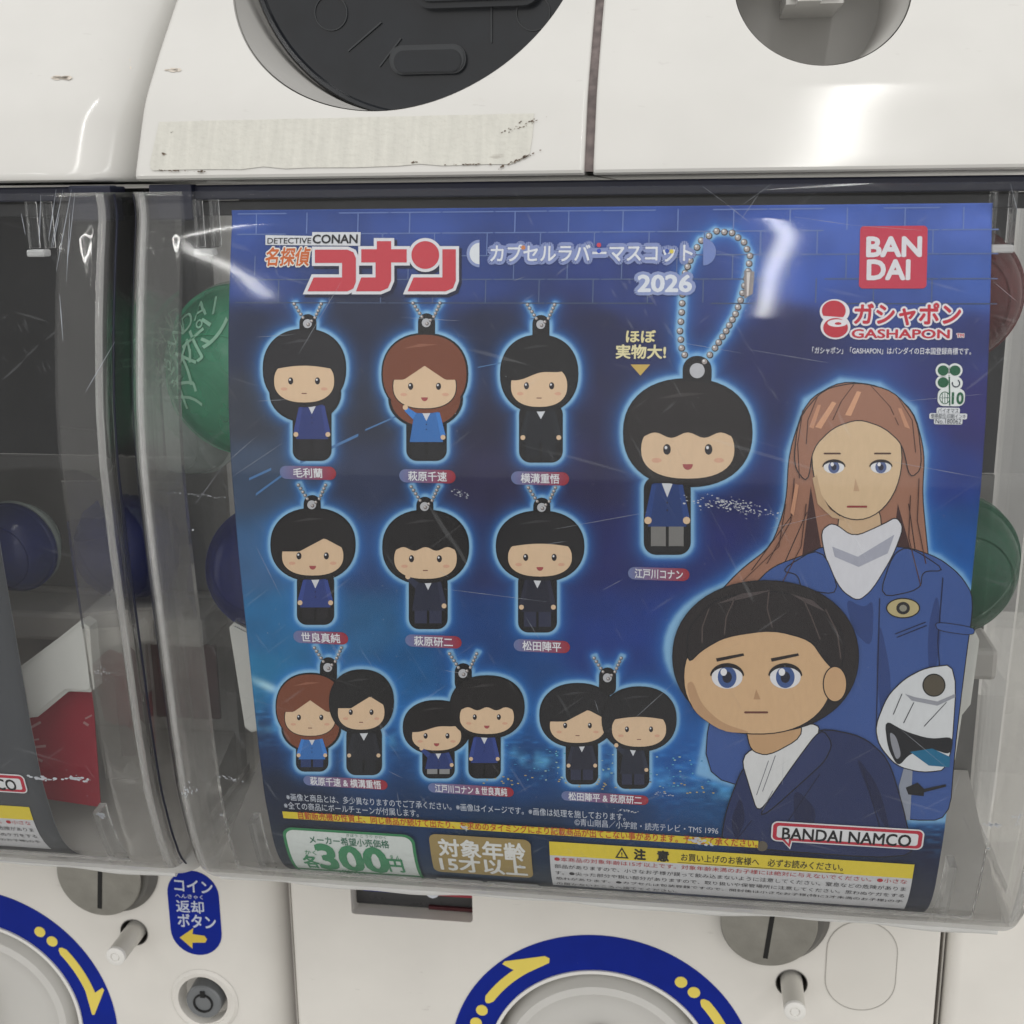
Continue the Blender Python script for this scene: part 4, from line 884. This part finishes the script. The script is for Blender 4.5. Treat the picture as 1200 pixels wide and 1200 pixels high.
# the printed charms: plain generic dolls in flat colours
def ballchain(ik, pts, r, step, lay=6):
    P_ = [Vector(p) for p in pts]; L_ = 0; 
    for a, b in zip(P_, P_[1:]):
        n = max(1, round((b-a).length/step))
        for k in range(n):
            c = a.lerp(b, k/n)
            ik.poly(ell(c.x, c.y, r, r, 12), (66, 62, 66), lay); ik.poly(ell(c.x-.1*r, c.y-.1*r, r*.78, r*.78, 12), (172, 162, 158), lay+.8); ik.poly(ell(c.x-.3*r, c.y-.35*r, r*.34, r*.34, 8), (240, 238, 236), lay+1.5)
for tab, figs in charms:
    big = tab[0] > 800
    ik = Ink(poster, 'printed_charm')
    sh = charm_shapes(tab, figs)
    for i, s in enumerate(sh): ik.poly(s, BK, 1+i*.5)
    k = 1.5 if big else (.8 if len(figs) == 2 else 1)
    for fi, (hx_, hy_, rx, ry, hair, bx, bt, bb, hw, cloth, legs, lng) in enumerate(figs):
        B = 5.6+fi*6
        if fi: ik.poly(ell(hx_, hy_, rx, ry, 44, pw=.9), BK, B-1.2)
        if lng: ik.poly(ell(hx_+1, hy_+ry*.60, rx*.80, ry*.68, 36), hair, B-.8)
        # legs, shoes, coat, arms
        lt = bb-(bb-bt)*.42; ci_ = charms.index((tab, figs))+fi*2
        for s_ in (-1, 1): ik.poly(rrect(bx+s_*hw*.36-hw*.30, lt-3, bx+s_*hw*.36+hw*.30, bb-2.5*k, 2*k), legs, B)
        for s_ in (-1, 1): ik.poly(rrect(bx+s_*hw*.36-hw*.34, bb-7*k, bx+s_*hw*.36+hw*.34, bb-2.2*k, 2*k), (28, 28, 32), B+.3)
        ik.poly([(bx-hw*.55, bt), (bx+hw*.55, bt), (bx+hw*.78, lt+2), (bx-hw*.78, lt+2)], cloth, B+.6)
        for s_ in (-1, 1):
            if s_ < 0 and ci_ % 3 == 1:
                ik.poly([(bx-hw*.45, bt+2), (bx-hw*.62, bt+9*k), (bx-hw*1.02, bt-1*k), (bx-hw*.88, bt-5*k)], tuple(min(255, int(c*1.12)+4) for c in cloth), B+3.6); ik.poly(ell(bx-hw*.98, bt-5*k, 3.1*k, 3.1*k, 12), SK, B+3.9); continue
            ik.poly([(bx+s_*hw*.45, bt+2), (bx+s_*hw*.62, bt+1), (bx+s_*hw*.90, lt-6*k), (bx+s_*hw*.66, lt-5*k)], tuple(min(255, int(c*1.12)+4) for c in cloth), B+.9)
            ik.poly(ell(bx+s_*hw*.78, lt-3.5*k, 2.9*k, 2.9*k, 12), SK, B+1.2)
        ik.poly([(bx-hw*.22, bt), (bx+hw*.22, bt), (bx, bt+11*k)], (222, 224, 230), B+1.2)
        for q in (15, 21): ik.poly(ell(bx, bt+q*k, .8*k, .8*k, 8), (30, 34, 50), B+1.4)
        # head: hair cap, plain face, two dots and a short line
        ik.poly(ell(hx_, hy_, rx-2*k, ry-2*k, 44, pw=.9), hair, B+1.7)
        ik.poly(ell(hx_, hy_+ry*.30, rx*.74, ry*.56, 40, pw=.85), BK, B+2.0); ik.poly(ell(hx_, hy_+ry*.30, rx*.74-1.1*k, ry*.56-1.1*k, 40, pw=.85), SK, B+2.4)
        ci_ = charms.index((tab, figs))+fi*2
        cut_ = [lambda t: .02-.10*math.sin(math.pi*t), lambda t: .14-.34*max(0, 1-abs(t-.5)*3.2), lambda t: .16-.30*t+.04*math.sin(9*t), lambda t: .18-.36*max(0, 1-abs(t-.68)*2.6), lambda t: .04+.05*math.cos(t*math.pi*6)][ci_ % 5]
        fr = [(hx_-rx*.80, hy_-ry*.30)]+[(hx_+rx*(-.76+1.52*j/24), hy_+ry*cut_(j/24)) for j in range(25)]+[(hx_+rx*.80, hy_-ry*.30)]
        ik.poly(fr, hair, B+2.8)
        for s_ in (-1, 1):
            ik.poly(ell(hx_+s_*rx*.32, hy_+ry*.30, 3.0*k, 4.2*k, 16), (40, 34, 40), B+3.1); ik.poly(ell(hx_+s_*rx*.32-.8*k, hy_+ry*.30-1.4*k, 1.1*k, 1.3*k, 10), (236, 236, 240), B+3.5)
            ik.poly(ell(hx_+s_*rx*.48, hy_+ry*.50, 4*k, 2*k, 12), (226, 176, 148), B+2.7)
        if ci_ % 2: ik.poly(ell(hx_, hy_+ry*.57, 4*k, 4.5*k, 12, 0, 180), (172, 84, 84), B+3.1)
        else: ik.poly(rrect(hx_-3*k, hy_+ry*.60, hx_+3*k, hy_+ry*.60+1.1*k, .5*k), (120, 70, 66), B+3.1)
        ik.poly([(hx_-rx*.5, hy_-ry*.62), (hx_-rx*.1, hy_-ry*.74), (hx_+rx*.3, hy_-ry*.72), (hx_-rx*.1, hy_-ry*.66)], tuple(min(255, c+26) for c in hair), B+3.2)
    T = 18 if len(figs) == 2 else 12
    ik.poly(ell(tab[0], tab[1], 5.2*(1.7 if big else 1), 5.2*(1.7 if big else 1), 20), (196, 196, 200), T-1); 
    if not big:
        ballchain(ik, [(tab[0]-5, tab[1]-7), (tab[0]-18, tab[1]-27)], 2.1, 4.6, T); ballchain(ik, [(tab[0]+1, tab[1]+1), (tab[0]+9, tab[1]-7), (tab[0]+18, tab[1]-27)], 2.1, 4.6, T)
    else:
        ballchain(ik, [(817, 436)]+chain_big, 4.1, 9.0, .6); ballchain(ik, [(817, 436), (830, 434)], 4.4, 9, 7)
        ik.poly([(872, 317), (884, 318), (882, 344), (872, 350)], (150, 142, 140), 10); ik.poly([(875, 319), (879, 319), (877, 346), (875, 347)], (222, 216, 212), 11)
    ik.done()

# name pills
for s_, x, y, w in (('毛利蘭', 361, 554, 66), ('萩原千速', 501, 558, 66), ('横溝重悟', 633, 560.5, 68), ('世良真純', 376, 747, 64), ('萩原研二', 508, 751.5, 66), ('松田陣平', 635, 757, 66), ('江戸川コナン', 772, 672.5, 72),
                    ('萩原千速 & 横溝重悟', 405, 917, 98), ('江戸川コナン & 世良真純', 552, 925.5, 100), ('松田陣平 & 萩原研二', 709, 935, 102)):
    ik = Ink(poster, 'printed_name_pill')
    X0 = pp(x-w/2, y)[0]; X1 = pp(x+w/2, y)[0]
    def cf(X, Z, X0=X0, X1=X1):
        t = min(1, max(0, (X-X0)/(X1-X0))); a = np.array(lin((112, 126, 172))); b = np.array(lin((164, 46, 58))); t = t*t*(3-2*t); c = a*(1-t)+b*t; return (*c, 1)
    a_ = pp(x-w/2, y-8.5); b_ = pp(x+w/2, y+8.5); r = abs(a_[1]-b_[1])/2; n = 14
    pts = []
    for j in range(n+1): pts.append((X0+r+(X1-X0-2*r)*j/n, max(a_[1], b_[1])))
    pts += [(X1-r+r*math.sin(q), (a_[1]+b_[1])/2+r*math.cos(q)) for q in np.linspace(0, math.pi, 10)[1:-1]]
    for j in range(n+1): pts.append((X1-r-(X1-X0-2*r)*j/n, min(a_[1], b_[1])))
    pts += [(X0+r-r*math.sin(q), (a_[1]+b_[1])/2-r*math.cos(q)) for q in np.linspace(0, math.pi, 10)[1:-1]]
    # strip tessellation so that the gradient runs smoothly
    ik.poly(pts, None, 1, colf=cf, world=True)
    tw = {3: 34, 4: 45, 6: 56}.get(len(s_), w*.84)
    ik.text(s_, x, y, tw, 11 if len(s_) < 8 else 9.5, (240, 240, 244), 3, .02)
    ik.done()

# the two large printed figures: plain generic busts
ik = Ink(poster, 'printed_bust')
def outl(pts, col, ly, w=1.2):
    pts = chaikin(pts) if len(pts) < 36 else pts
    ik.poly(offset_poly(pts, w), (30, 26, 34), ly); ik.poly(pts, col, ly+.5)
outl(rear_hair, (166, 118, 96), 1)
ik.poly([(950, 570), (962, 640), (975, 690), (935, 690)], (70, 42, 42), 2); ik.poly([(1052, 590), (1046, 640), (1068, 690), (1080, 690)], (70, 42, 42), 2)
for a, b in (((880, 668), (930, 600)), ((905, 690), (945, 600)), ((1078, 690), (1064, 590))): ik.poly([a, b, (b[0]+1.2, b[1]), (a[0]+1.5, a[1])], (60, 36, 34), 2.4)
outl(rear_jkt, (62, 92, 158), 3)
outl([(985, 590), (1030, 590), (1034, 640), (980, 640)], (214, 182, 146), 4)
outl([(962, 622), (976, 612), (1000, 630), (1036, 614), (1050, 606), (1058, 618), (1046, 650), (1022, 690), (1005, 704), (985, 690), (968, 655)], (226, 226, 232), 5)
ik.poly([(975, 640), (1005, 652), (1048, 626), (1040, 648), (1006, 664), (978, 652)], (176, 178, 192), 6.2)
outl([(1046, 650), (1064, 640), (1108, 668), (1080, 668), (1078, 690), (1030, 700)], (62, 92, 158), 6.4); outl([(962, 640), (915, 668), (935, 672), (940, 690), (985, 696)], (62, 92, 158), 6.4)
ik.poly(ell(1106, 604, 1, 1, 6), (62, 92, 158), 2)
outl(ell(1004, 536, 52, 72, 44), (226, 196, 158), 7)
outl([(930, 545), (936, 490), (965, 456), (1005, 448), (1046, 458), (1074, 490), (1080, 548), (1066, 560), (1058, 520), (1036, 500), (1006, 490), (976, 500), (952, 524), (946, 566)], (166, 118, 96), 8.2)
ik.poly([(955, 500), (975, 470), (980, 472), (962, 502)], (222, 166, 130), 9.4); ik.poly([(990, 486), (1004, 458), (1009, 459), (997, 487)], (222, 166, 130), 9.4)
for x in (977, 1032):
    ik.poly(ell(x, 547, 12, 7.4, 26), (236, 236, 238), 8.9); ik.poly(ell(x, 547, 6.6, 7.2, 22), (88, 104, 150), 9.1); ik.poly(ell(x, 547, 3.2, 3.8, 16), (34, 36, 60), 9.4); ik.poly(ell(x-2, 543.6, 2, 2.3, 12), (244, 244, 248), 9.7)
    ik.poly(ell(x, 546.4, 13.5, 8.6, 20, 180, 360)+ell(x, 547, 12.5, 5.8, 20, 180, 360)[::-1], (34, 26, 30), 9.8)
ik.poly([(952, 560), (958, 590), (975, 606), (990, 609), (972, 596), (962, 578), (957, 556)], (206, 174, 138), 8.0)
for pts in ([(940, 480), (934, 520), (936, 560)], [(958, 462), (946, 492), (944, 520)], [(1052, 466), (1068, 492), (1072, 530)], [(1020, 452), (1042, 476), (1052, 498)], [(1000, 450), (985, 470), (975, 492)],
            [(930, 560), (926, 610), (898, 660)], [(920, 590), (912, 640), (870, 680)], [(944, 590), (938, 640), (912, 690)], [(1076, 560), (1074, 610), (1084, 660)], [(1066, 580), (1064, 630), (1078, 686)]):
    for a_, b_ in zip(pts, pts[1:]): ik.poly([a_, (a_[0]+1.2, a_[1]), (b_[0]+1.2, b_[1]), b_], (78, 46, 40), 9.2)
for q in ([(948, 500), (958, 474), (962, 474), (953, 502)], [(1060, 500), (1052, 478), (1056, 478), (1066, 502)], [(926, 600), (932, 566), (936, 568), (930, 604)]): ik.poly(q, (206, 150, 118), 9.4)
for q in ([(1098, 690), (1104, 740), (1090, 820), (1086, 740)], [(1030, 720), (1046, 800), (1036, 860), (1026, 790)], [(870, 720), (862, 790), (852, 850), (856, 770)], [(990, 700), (1012, 712), (1024, 702), (1022, 760), (1000, 740)]): ik.poly(chaikin(q), (46, 70, 130), 3.9)
for x in (975, 1034): ik.poly(rrect(x-10, 530, x+10, 532, 1), (84, 56, 46), 9)
ik.poly(rrect(992, 592, 1016, 594.4, 1.2), (150, 62, 62), 9)
ik.poly([(1002, 560), (1007, 575), (1000, 575)], (206, 170, 136), 9)
# buttons, badge, seams of the blue jacket
ik.poly(ell(1058, 712, 20, 12, 30), (30, 28, 30), 7.6); ik.poly(ell(1058, 712, 18.5, 10.6, 30), (196, 180, 132), 8.2); ik.poly(ell(1058, 712, 8, 7.4, 24), (40, 38, 40), 8.8); ik.poly(ell(1058, 712, 4.4, 4, 16), (150, 146, 130), 9.4)
for a, b, c, d in ((1104, 676, 1098, 752), (1098, 752, 1106, 860), (1048, 742, 1084, 728), (1050, 746, 1085, 732), (1030, 700, 1026, 850)):
    ik.poly([(a, b), (c, d), (c+1.3, d+.8), (a+1.3, b+.8)], (24, 34, 74), 7)
outl([(1096, 728), (1142, 735), (1140, 744), (1098, 738)], (62, 92, 158), 7.2, .8)
# white helmet held low
outl([(1030, 872), (1026, 850), (1040, 815), (1060, 795), (1085, 782), (1121, 778), (1113, 900), (1080, 904), (1050, 896)], (224, 226, 228), 10)
ik.poly(chaikin([(1036, 842), (1060, 856), (1090, 865), (1117, 862), (1114, 884), (1090, 876), (1066, 882), (1052, 898), (1040, 876)]), (26, 28, 34), 11.2)
ik.poly(chaikin([(1042, 856), (1050, 862), (1056, 884), (1050, 890), (1044, 872)]), (150, 152, 160), 11.6)
ik.poly([(1066, 880), (1092, 876), (1113, 886), (1112, 898), (1088, 896)], (20, 110, 150), 11.8)
ik.poly(ell(1094, 802, 13.6, 13.6, 28), (30, 30, 30), 11.2); ik.poly(ell(1094, 802, 12.2, 12.2, 28), (92, 84, 70), 11.8)
ik.poly([(1060, 812), (1072, 816), (1098, 821), (1119, 812), (1119, 816), (1098, 826), (1068, 820)], (160, 162, 170), 11.8)
for a, b, c, d in ((1046, 836, 1056, 812), (1058, 846, 1070, 822), (1082, 850, 1108, 822)): ik.poly([(a, b), (c, d), (c+1.1, d), (a+1, b+.4)], (50, 52, 60), 11.9)
ik.poly([(1061, 922), (1075, 916), (1083, 924), (1082, 932), (1064, 930)], (24, 24, 30), 10); ik.poly([(1080, 924), (1108, 918), (1108, 921), (1080, 928)], (24, 24, 30), 10.2)
ik.poly([(1053, 920), (1064, 880), (1070, 882), (1066, 960), (1058, 960)], (150, 156, 170), 9.6)
ik.done('printed bust with long brown hair and blue uniform')
ik = Ink(poster, 'printed_bust')
def outl(pts, col, ly, w=1.3):
    pts = chaikin(pts) if len(pts) < 36 else pts
    ik.poly(offset_poly(pts, w), (20, 18, 26), ly); ik.poly(pts, col, ly+.5)
outl(front_jkt, (40, 52, 96), 14)
outl([(868, 885), (900, 868), (948, 846), (962, 852), (940, 890), (905, 930), (888, 950), (880, 925)], (226, 226, 226), 15)
outl([(962, 852), (975, 870), (966, 890), (950, 905), (900, 950), (890, 953), (930, 895)], (46, 58, 104), 16)
for a, b, c, d in ((905, 925, 893, 948), (900, 890, 886, 930), (908, 884, 893, 926)): ik.poly([(a, b), (c, d), (c+.9, d), (a+.9, b)], (110, 110, 120), 16.2)
outl([(874, 850), (935, 835), (940, 862), (900, 884), (880, 878)], (204, 164, 122), 15.6)
outl(ell(897, 768, 108, 88, 56, pw=.95), (38, 32, 34), 17)
outl(ell(888, 792, 86, 66, 50, pw=.9), (222, 184, 142), 18.2)
outl([(806, 776), (806, 735), (840, 700), (905, 690), (960, 706), (990, 745), (984, 790), (966, 772), (950, 748), (905, 736), (850, 744), (822, 760)], (38, 32, 34), 19.4)
outl(ell(978, 800, 13, 20, 26), (214, 174, 132), 20.6)
for x in (852, 920):
    ik.poly(ell(x, 792, 18, 13.5, 32), (236, 236, 240), 19.9); ik.poly(ell(x, 792, 11, 12.8, 28), (64, 92, 150), 20.2); ik.poly(ell(x, 792, 5.6, 6.8, 20), (26, 28, 50), 20.5); ik.poly(ell(x-4, 786, 3.8, 4.4, 16), (244, 244, 248), 20.8)
    ik.poly(ell(x, 791, 20, 15.5, 24, 185, 355)+ell(x, 792, 18.5, 11.5, 24, 185, 355)[::-1], (30, 24, 28), 20.9)
ik.poly(chaikin([(804, 800), (812, 832), (846, 856), (884, 858), (846, 846), (822, 824), (812, 796)]), (198, 158, 120), 19.2)
for pts in ([(830, 712), (822, 734), (822, 752)], [(860, 700), (850, 722), (848, 742)], [(900, 692), (898, 712), (904, 734)], [(940, 700), (950, 722), (960, 748)], [(966, 712), (980, 740), (984, 770)]):
    for a_, b_ in zip(pts, pts[1:]): ik.poly([a_, (a_[0]+1.6, a_[1]), (b_[0]+1.6, b_[1]), b_], (84, 72, 70), 20.4)
for q in ([(840, 706), (870, 694), (905, 690), (872, 700)], [(925, 694), (952, 702), (968, 716), (946, 706)]): ik.poly(q, (82, 72, 72), 20.4)
for q in ([(1000, 880), (1030, 920), (1046, 985), (1022, 940)], [(930, 920), (960, 950), (940, 990), (930, 960)], [(868, 930), (874, 960), (862, 985), (856, 960)]): ik.poly(chaikin(q), (28, 36, 74), 15.2)
for x in (856, 920): ik.poly([(x-17, 770), (x+15, 764), (x+16, 767), (x-16, 774)], (40, 30, 30), 20.2)
ik.poly(rrect(872, 832, 900, 834.4, 1.2), (110, 66, 56), 20.2); ik.poly([(886, 806), (891, 818), (883, 818)], (190, 150, 112), 20.2)
for a, b, c, d in ((1010, 900, 1032, 975), (960, 905, 905, 985), (880, 960, 860, 985)): ik.poly([(a, b), (c, d), (c+1.6, d), (a+1.4, b)], (22, 28, 60), 15.4)
ik.poly(ell(893, 990, 6.5, 6, 20), (104, 96, 84), 16)
ik.done('printed bust with short black hair and navy jacket')

# small print, notices and price boxes
def notices(par, dx, full):
    ik = Ink(par, 'printed_notice', dx=dx); ik.lift = 19 if full else 0
    ik.rect(332, 949, 888, 991.5, (238, 214, 60), 2)
    if full:
        ik.text('※画像と商品とは、多少異なりますのでご了承ください。※画像はイメージです。※画像は処理を施しております。', 531, 943.5, 394, 8.6, (214, 220, 232), 2, .006)
        ik.text('※全ての商品にボールチェーンが付属します。', 412, 946.5, 156, 8.6, (214, 220, 232), 2, .006)
        ik.text('自動販売機の性質上、同じ商品が続けて出たり、お求めのタイミングにより記載商品が出てこない事があります。予めご了承ください。', 612, 969.5, 534, 9, (196, 66, 44), 4, .012)
    ik.text('©青山剛昌／小学館・読売テレビ・TMS 1996', 757, 966.5, 168, 8.6, (206, 212, 226), 2, .004)
    if full:
        a_ = pp(331, 967); b_ = (pp(489, 1000)[0], ZB+.0008)
        ik.poly(rrect(a_[0], a_[1], b_[0], b_[1], .004), (58, 140, 92), 2, world=True); ik.poly(rrect(a_[0]+.0011, a_[1]-.0011, b_[0]-.0011, b_[1]-.002, .0033), (226, 232, 228), 3, world=True)
        G = (70, 148, 104)
        ik.text('メーカー希望小売価格', 410, 984.5, 92, 9, (62, 120, 96), 5, .02); ik.text('きぼう こ うり かかく', 430, 978, 46, 3.4, (62, 120, 96), 5, .0)
        ik.text('かく', 365, 997, 13, 5, G, 5, .01); ik.text('各', 366, 1008, 17, 14, G, 5, .03); ik.text('300', 414, 1006, 78, 26, G, 5, .04); ik.text('円', 465, 1013, 17, 14, G, 5, .03); ik.text('えん', 464, 1003, 13, 5, G, 5, .01)
        ik.text('(税込)', 420, 1024, 26, 5, G, 5, .02)
        ik.rect(503, 975, 626, 1027, (170, 148, 96), 2, r=.0026)
        ik.text('対象年齢', 565, 994, 100, 20, (236, 236, 232), 4, .03); ik.text('15才以上', 567, 1013, 100, 17, (236, 236, 232), 4, .03)
        zt_ = pp(535, 1028)[1]
        for xa, xb in ((509, 563), (568, 629)): ik.poly(rrect(pp(xa, 1022)[0], zt_, pp(xb, 1022)[0], ZB+.0009, .001), (206, 208, 208), 2, world=True)
        ik.text('全10種', 536, 1035, 44, 9, (110, 110, 110), 4, .03); ik.text('1カプセル', 598, 1040, 54, 8, (110, 110, 110), 4, .03)
    # caution box
    A = pp(644, 984); B = pp(1071, 1011); zt = (A[1]+B[1])/2; zb1 = (pp(644, 1001)[1]+pp(1070, 1026.5)[1])/2; zb2 = (pp(648, 1036)[1]+pp(1060, 1061)[1])/2
    def R4(z0, z1, c, l): ik.poly([(A[0], z0), (B[0], z0), (B[0], z1), (A[0], z1)], c, l, world=True)
    R4(zt, zb1, (238, 214, 66), 3); R4(zb1, zb2, (216, 216, 218), 3)
    ik.poly([(721, 1003), (737, 1004), (729, 990.5)], (40, 38, 30), 5); ik.poly([(724, 1001.6), (734, 1002.2), (729, 993.4)], (238, 214, 66), 5.5); ik.text('!', 729, 999.3, 1.2, 5.6, (40, 38, 30), 6, .02)
    ik.text('注', 750, 999, 13, 12, (40, 38, 30), 5, .05); ik.text('意', 777, 1001, 13, 12, (40, 38, 30), 5, .05)
    ik.text('お買い上げのお客様へ　必ずお読みください。', 892, 1008, 190, 9, (44, 42, 34), 5, .01)
    ik.poly([(794, 1008), (988, 1021), (988, 1021.6), (794, 1008.6)], (90, 84, 40), 5)
    zs_ = np.linspace(zb1-.0016, zb2+.0016, 5); lines = ['●本商品の対象年齢は15才以上です。対象年齢未満のお子様には絶対に与えないでください。●小さな', '部品がありますので、小さなお子様が誤って飲み込まないように注意してください。窒息などの危険がありま',
        'す。●尖った部分や鋭い部分がありますので、取り扱いや保管場所に注意してください。思わぬケガをする', '恐れがあります。●カプセルは包装容器ですので、開封後は小さなお子様(特に3才未満のお子様)の手', 'の届かないところへ捨ててください。']
    for i, (z, s_) in enumerate(zip(zs_, lines)):
        v, f = glyphs(s_, 0.); v0, _ = glyphs(lines[i], 0.); lo, hi = v0.min(0), v0.max(0)
        W_ = (B[0]-A[0]-.003)*(1 if i < 4 else .36); q = (v-(lo+hi)/2)/(hi-lo); x0 = A[0]+.0015+W_/2
        c = (*lin((190, 52, 60) if i == 0 else (56, 54, 58)), 1)
        ik.raw([(x0+a*W_, z+b*.00205) for a, b in q], f, 5, c)
    # maker balloon
    a_ = pp(906, 963); b_ = pp(1078, 994)
    o_ = rrect(a_[0], a_[1]+.0006, b_[0], b_[1]+.0006, .0016, 5); ik.poly(offset_poly(o_, .0005), (236, 236, 238), 6, world=True); ik.poly(o_, (196, 44, 66), 7, world=True)
    t0 = (a_[0]+.0005, b_[1]+.004); t1 = (a_[0]+.0062, b_[1]+.0006); t2 = (a_[0]+.0058, b_[1]-.0022)
    ik.poly(offset_poly([t0, t1, t2], .0004), (236, 236, 238), 6.5, world=True); ik.poly([t0, t1, t2], (196, 44, 66), 7.5, world=True)
    ik.poly(rrect(a_[0]+.0013, a_[1]-.0006, b_[0]-.0013, b_[1]+.0018, .0009, 5), (236, 236, 238), 8, world=True)
    ik.poly([(t0[0]+.0012, t0[1]+.0002), (t1[0]-.0009, t1[1]+.0014), (t2[0]-.0004, t2[1]+.0016)], (236, 236, 238), 8.4, world=True)
    ik.text('BANDAI NAMCO', 991, 978.5, 151, 13.5, (24, 22, 26), 9, .025)
    ik.done()
notices(poster, 0, True); notices(poster_l, -.3145, False)

# white scuffs and nicks on the outside of the windows
def nicks(par, dx, groups):
    bm = bmesh.new()
    for g in groups:
        for poly in crumbs(None, *g):
            pts = [on_prof(x, y, cyf, 0) for x, y in poly]
            bm.faces.new([bm.verts.new((x+dx, cyf(z)-.00015, z)) for x, z in pts])
    o = from_bm('scuff_mark', bm, mat('white_scuff', (.42, .44, .48), .6), par); o['kind'] = 'stuff'
nicks(case_m, 0, [(850, 590, 50, 12, 150, .12, .4, 1.8), (880, 600, 50, 10, 50, .12, .3, 1.2), (540, 578, 16, 6, 26, .2, .4, 1.6), (775, 930, 16, 4, 14, .1, .4, 1.4), (735, 950, 20, 3, 26, .1, .4, 1.4), (818, 985, 12, 6, 34, .2, .6, 3),
                  (545, 970, 4, 3, 9, .5, .8, 2.4), (612, 1015, 3, 3, 6, .5, .8, 2), (905, 775, 180, 120, 30, .5, .2, .5), (220, 925, 6, 12, 22, 1.2, .4, 2), (270, 912, 18, 4, 24, .2, .4, 1.4), (260, 955, 1, 1, 3, 0, 1.5, 2.5), (590, 905, 260, 200, 40, .4, .2, .5),
                  (1163, 966, 12, 5, 34, .1, .4, 2), (1158, 994, 1, 1, 2, 0, 1, 2), (235, 580, 40, 3, 34, .1, .3, 1.2), (226, 621, 1, 1, 2, 0, 1, 1.6), (1196, 960, 2, 16, 20, 1.5, .5, 2), (430, 730, 160, 120, 30, .3, .2, .6), (700, 520, 260, 160, 50, .3, .15, .5)])
nicks(case_l, 0, [(48, 912, 16, 3, 40, .1, .6, 3), (90, 912, 18, 4, 50, .1, .6, 2.4), (118, 790, 4, 20, 24, 1.4, .4, 1.4), (118, 955, 6, 3, 20, .4, .8, 3), (60, 930, 100, 80, 10, .2, .3, .7)])
def scratches(par, segs, w=.00012):
    bm = bmesh.new()
    for (x0, y0, x1, y1) in segs:
        P_ = [on_prof(x0+(x1-x0)*t, y0+(y1-y0)*t, cyf) for t in np.linspace(0, 1, 9)]
        d = Vector((P_[-1][0]-P_[0][0], P_[-1][1]-P_[0][1])).normalized(); ww = [w*math.sin(math.pi*(.08+.84*k/8))*random.uniform(.5, 1.1) for k in range(9)]
        a = [bm.verts.new((x-d.y*q, cyf(z)-.0001, z+d.x*q)) for (x, z), q in zip(P_, ww)]; b = [bm.verts.new((x+d.y*q, cyf(z)-.0001, z-d.x*q)) for (x, z), q in zip(P_, ww)]
        for k in range(8): bm.faces.new((a[k], a[k+1], b[k+1], b[k]))
    o = from_bm('scratch_mark', bm, mat('pale_scratch', (.30, .32, .36), .5), par); o['kind'] = 'stuff'
scratches(case_m, [(228, 592, 262, 545), (262, 545, 300, 512), (270, 560, 330, 520), (823, 218, 850, 238), (850, 238, 880, 262), (870, 240, 905, 215), (868, 258, 890, 226), (930, 254, 1000, 264), (1000, 264, 1080, 270), (880, 410, 970, 425), (790, 400, 870, 414), (300, 395, 345, 392), (302, 470, 340, 468),
    (470, 372, 540, 376), (600, 330, 615, 324), (350, 415, 400, 330), (1184, 215, 1196, 262), (1164, 330, 1190, 352), (650, 620, 760, 600), (520, 690, 640, 705), (900, 620, 980, 600), (740, 845, 790, 800), (1050, 850, 1110, 900), (300, 640, 330, 700), (1060, 470, 1150, 462), (1040, 540, 1150, 560)]
    +[(x, y, x+l*math.cos(a), y+l*math.sin(a)) for x, y, l, a in [(random.uniform(285, 1170), random.uniform(250, 930), random.uniform(8, 36), random.uniform(-.6, 1.9)) for _ in range(12)]], .00005)
scratches(case_l, [(48, 228, 46, 288), (66, 222, 57, 282), (74, 222, 60, 290), (84, 222, 66, 318), (88, 226, 80, 300), (70, 250, 62, 290), (82, 250, 78, 330), (100, 460, 135, 400), (70, 345, 74, 400), (25, 250, 30, 275)], .00016)  # scratches, with their bright reflections put into the pale colour
